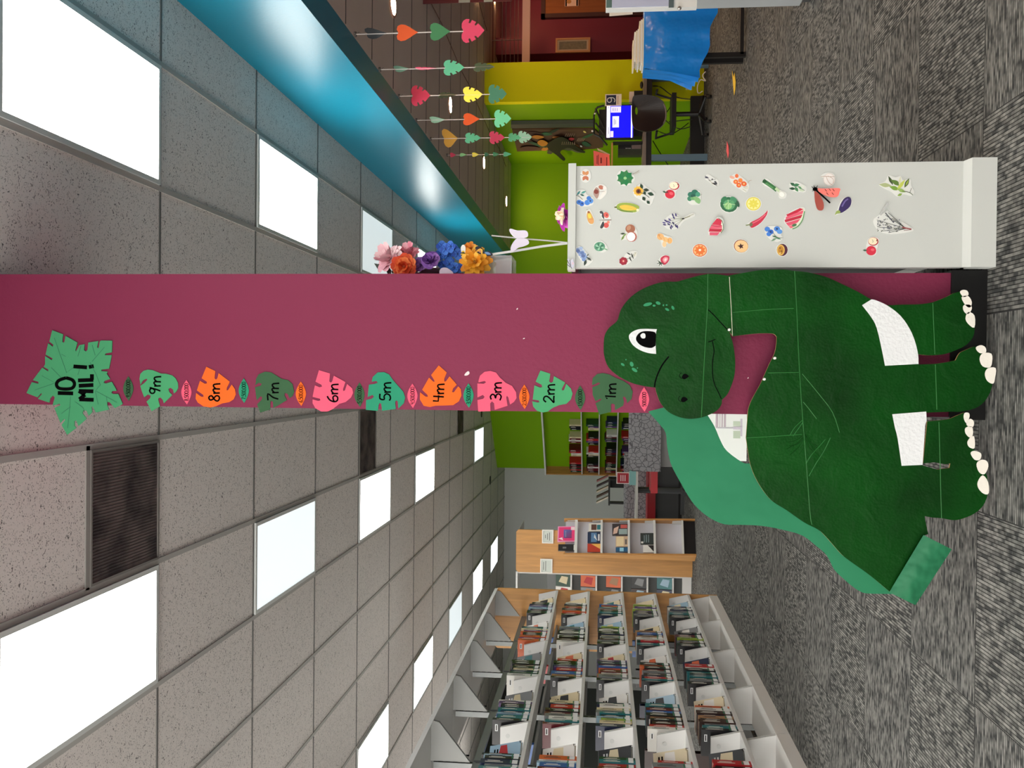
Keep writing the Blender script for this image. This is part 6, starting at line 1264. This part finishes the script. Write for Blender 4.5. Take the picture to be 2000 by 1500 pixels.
for k, z in enumerate(WZ):
    t.lpart('shelf', G().box(0, LW, 0, .28, z-.02, z), STEEL)
    if k > 3: continue
    x = .03; n = 0
    while x < 1.75 and n < 17:
        if n in (6, 10, 14): x += .2
        th = rw.choice([.04, .05, .065]); cn = rw.choice(['black', 'maroon', 'red', 'white', 'navy', 'dark green', 'cream', 'black', 'purple'])
        loc = Wm @ Vector((x, .03, z+.003))
        place_book(cn, loc.x, loc.y, loc.z, th, rw.choice([.2, .22, .24]), '%s book, %s from oak side, %s shelf, green wall bookcase' % (cn, ORD[n], SHN[k]), 'books in the green wall bookcase', rz=ang-math.pi/2, full=False)
        x += th+.004; n += 1
PAT = None
def fabric():
    m = bpy.data.materials.new('patterned_fabric'); m.use_nodes = True; nt = m.node_tree; b = nt.nodes['Principled BSDF']; N = nt.nodes.new; L = nt.links.new
    tc = N('ShaderNodeTexCoord'); v = N('ShaderNodeTexVoronoi'); v.feature = 'DISTANCE_TO_EDGE'; v.inputs['Scale'].default_value = 16; L(tc.outputs['Object'], v.inputs['Vector'])
    r = N('ShaderNodeValToRGB'); r.color_ramp.elements[0].position = .03; r.color_ramp.elements[0].color = (lin(86), lin(86), lin(90), 1); r.color_ramp.elements[1].position = .07; r.color_ramp.elements[1].color = (lin(138), lin(138), lin(142), 1)
    L(v.outputs['Distance'], r.inputs[0]); L(r.outputs[0], b.inputs['Base Color']); b.inputs['Roughness'].default_value = .85
    return m
FAB = fabric(); REDV = mat((178, 26, 40), .35)
def rbx(g, x0, x1, y0, y1, z0, z1): return g.box(x0, x1, y0, y1, z0, z1)
NBx0, NBx1 = at(1260, 921, y=12.3).x, -.2
t = Thing('booth_bench', ((NBx0+NBx1)/2, 12.5, 0), 'booth bench with a patterned grey back, nearer the camera, beside the dinosaur tail', 'bench', 'booth seating by the grey wall')
ztop, zbot = at(1228, 850, y=12.3).z, at(1291, 850, y=12.3).z
t.part('backrest', G().poly([(NBx0, 12.3, zbot), (NBx0, 12.3, ztop-.05), (NBx0+.05, 12.3, ztop), (NBx1, 12.3, ztop), (NBx1, 12.3, zbot)], (0, .1, 0)), FAB)
t.part('seat', G().box(at(1280, 962, y=12.5).x, NBx1, 12.41, 12.85, zbot+.03, zbot+.12), REDV); t.part('base', G().box(NBx0+.06, NBx1, 12.38, 12.8, .05, zbot-.002), mat((150, 152, 152), .5))
t.part('plinth', G().box(NBx0+.06, NBx1, 12.36, 12.8, 0, .05), BLACK)
t = Thing('booth_bench', (-1.9, 14.2, 0), 'booth bench with a rounded patterned back behind the table, farther away', 'bench', 'booth seating by the grey wall')
x0_, x1_ = -2.75, at(1230, 925, y=14.1).x+.3; zt_ = at(1218, 970, y=14.3).z
t.part('backrest', G().box(x0_, x1_, 14.25, 14.35, .5, zt_-.05).tube([(x0_, 14.3, zt_-.05), (x1_, 14.3, zt_-.05)], .05, seg=14), FAB)
t.part('seat', G().box(x0_, x1_, 13.75, 14.24, .40, .52), REDV); t.part('base', G().box(x0_+.05, x1_-.05, 13.85, 14.24, .05, .40), DGREY); t.part('plinth', G().box(x0_+.05, x1_-.05, 13.85, 14.24, 0, .05), BLACK)
a = at(1242, 960, y=13.25)
t = Thing('booth_table', (a.x, 13.45, 0), 'pale topped pedestal table between the two booth benches', 'table')
t.part('table_top', G().box(at(1242, 1022, y=13.25).x, at(1242, 912, y=13.25).x, 13.25, 13.7, a.z-.03, a.z), mat((206, 208, 202), .4))
t.part('post', G().tube([(a.x, 13.45, .05), (a.x, 13.45, a.z-.03)], .045, seg=14), DGREY)
t.part('foot', G().box(a.x-.35, a.x+.35, 13.41, 13.49, 0, .05), DGREY); t.part('foot', G().box(a.x-.04, a.x+.04, 13.2, 13.7, 0, .045), DGREY)
p, q = at(1204, 945, y=13.3), at(1229, 923, y=13.3)
t = Thing('table_sign', ((p.x+q.x)/2, 13.05, a.z), 'small red sign on a pale teal base, standing on the booth table', 'sign')
t.part('card', G().box(p.x, q.x, 13.32, 13.33, q.z, p.z), mat((232, 222, 216), .5)); t.part('red_face', G().box(p.x+.012, q.x-.012, 13.317, 13.32, q.z+.006, p.z-.012), mat((170, 30, 46), .5))
g = G(); 
for k in range(3): g.box(p.x+.04, q.x-.04, 13.315, 13.317, p.z-.07-.03*k, p.z-.058-.03*k)
t.part('print', g, mat((240, 220, 220), .5)); t.part('base', G().box(p.x-.01, q.x+.03, 13.27, 13.38, a.z+.001, q.z-.001), mat((130, 186, 186), .4))
# magazine stand near the grey wall
p, q = at(1188, 985, y=17), at(1225, 933, y=17)
t = Thing('magazine_stand', ((p.x+q.x)/2, 17, 0), 'black open stand of leaning magazines before the grey wall', 'magazine rack')
t.part('top_shelf', G().box(p.x, q.x, 16.85, 17.15, p.z-.03, p.z), BLACK)
for xx in (p.x+.02, q.x-.05): t.part('leg', G().box(xx, xx+.03, 16.9, 17.1, 0, p.z-.03), BLACK)
t.part('back_panel', G().box(p.x+.3, q.x, 17.1, 17.12, .3, p.z-.03), BLACK)
for k in range(5):
    x_ = p.x+.03+.1*k; g = G().poly([(x_+.10, 16.9, p.z+.002), (x_+.13, 16.9, p.z+.002), (x_+.02, 16.9, p.z+.22), (x_-.01, 16.9, p.z+.22)], (0, .18, 0))
    one('magazine', g, mat([(226, 214, 196), (90, 70, 60), (206, 190, 170), (60, 50, 56), (150, 90, 90)][k], .5), ['cream magazine leaning at the left end of the black stand', 'brown magazine leaning second from the left on the black stand', 'beige magazine leaning in the middle of the black stand', 'dark magazine leaning second from the right on the black stand', 'dull red magazine leaning at the right end of the black stand'][k], 'magazine', 'magazines on the black stand')
# white cabinet glimpsed under the dinosaur's chin
p, q = at(1378, 960, y=4.6), at(1470, 780, y=4.6)
t = Thing('white_cart', ((p.x+q.x)/2, 4.75, 0), 'glossy white panel glimpsed between the dinosaur tail and body', 'cart')
xw0 = at(1420, 900, y=4.6).x
t.part('panel', G().box(xw0, q.x+.1, 4.6, 4.64, at(1458.5, 850, y=4.6).z, at(1360, 850, y=4.6).z), mat((240, 246, 242), .3))
t.part('post', G().box(xw0+.06, xw0+.09, 4.65, 4.68, 0, .85), MGREY); t.part('post', G().box(q.x, q.x+.03, 4.65, 4.68, 0, .85), MGREY)
g = G()
def cq(px0, py0, px1, py1, off=.001):
    a_, b_ = at(px0, py1, y=4.6), at(px1, py0, y=4.6); return (a_.x, b_.x, 4.6-off, 4.6-off+.001, b_.z, a_.z)
for (u0, u1) in ((1397.5, 1403), (1405, 1407), (1409, 1412), (1413.5, 1418)): g.box(*cq(u0, 800, u1, 834))
t.part('grey_stripes', g, mat((190, 178, 186), .5))
t.part('line', G().box(*cq(1398, 834.5, 1432, 836.5)), mat((190, 190, 196), .5))
t.part('green_square', G().box(*cq(1432, 823, 1446, 832)), mat((196, 212, 190), .5)); t.part('green_square', G().box(*cq(1432, 842, 1446, 856)), mat((190, 206, 184), .5))
t.part('bracket', G().box(*cq(1446, 818, 1450, 852)).box(*cq(1432, 834, 1448, 838.5, .003)), mat((206, 200, 212), .4))
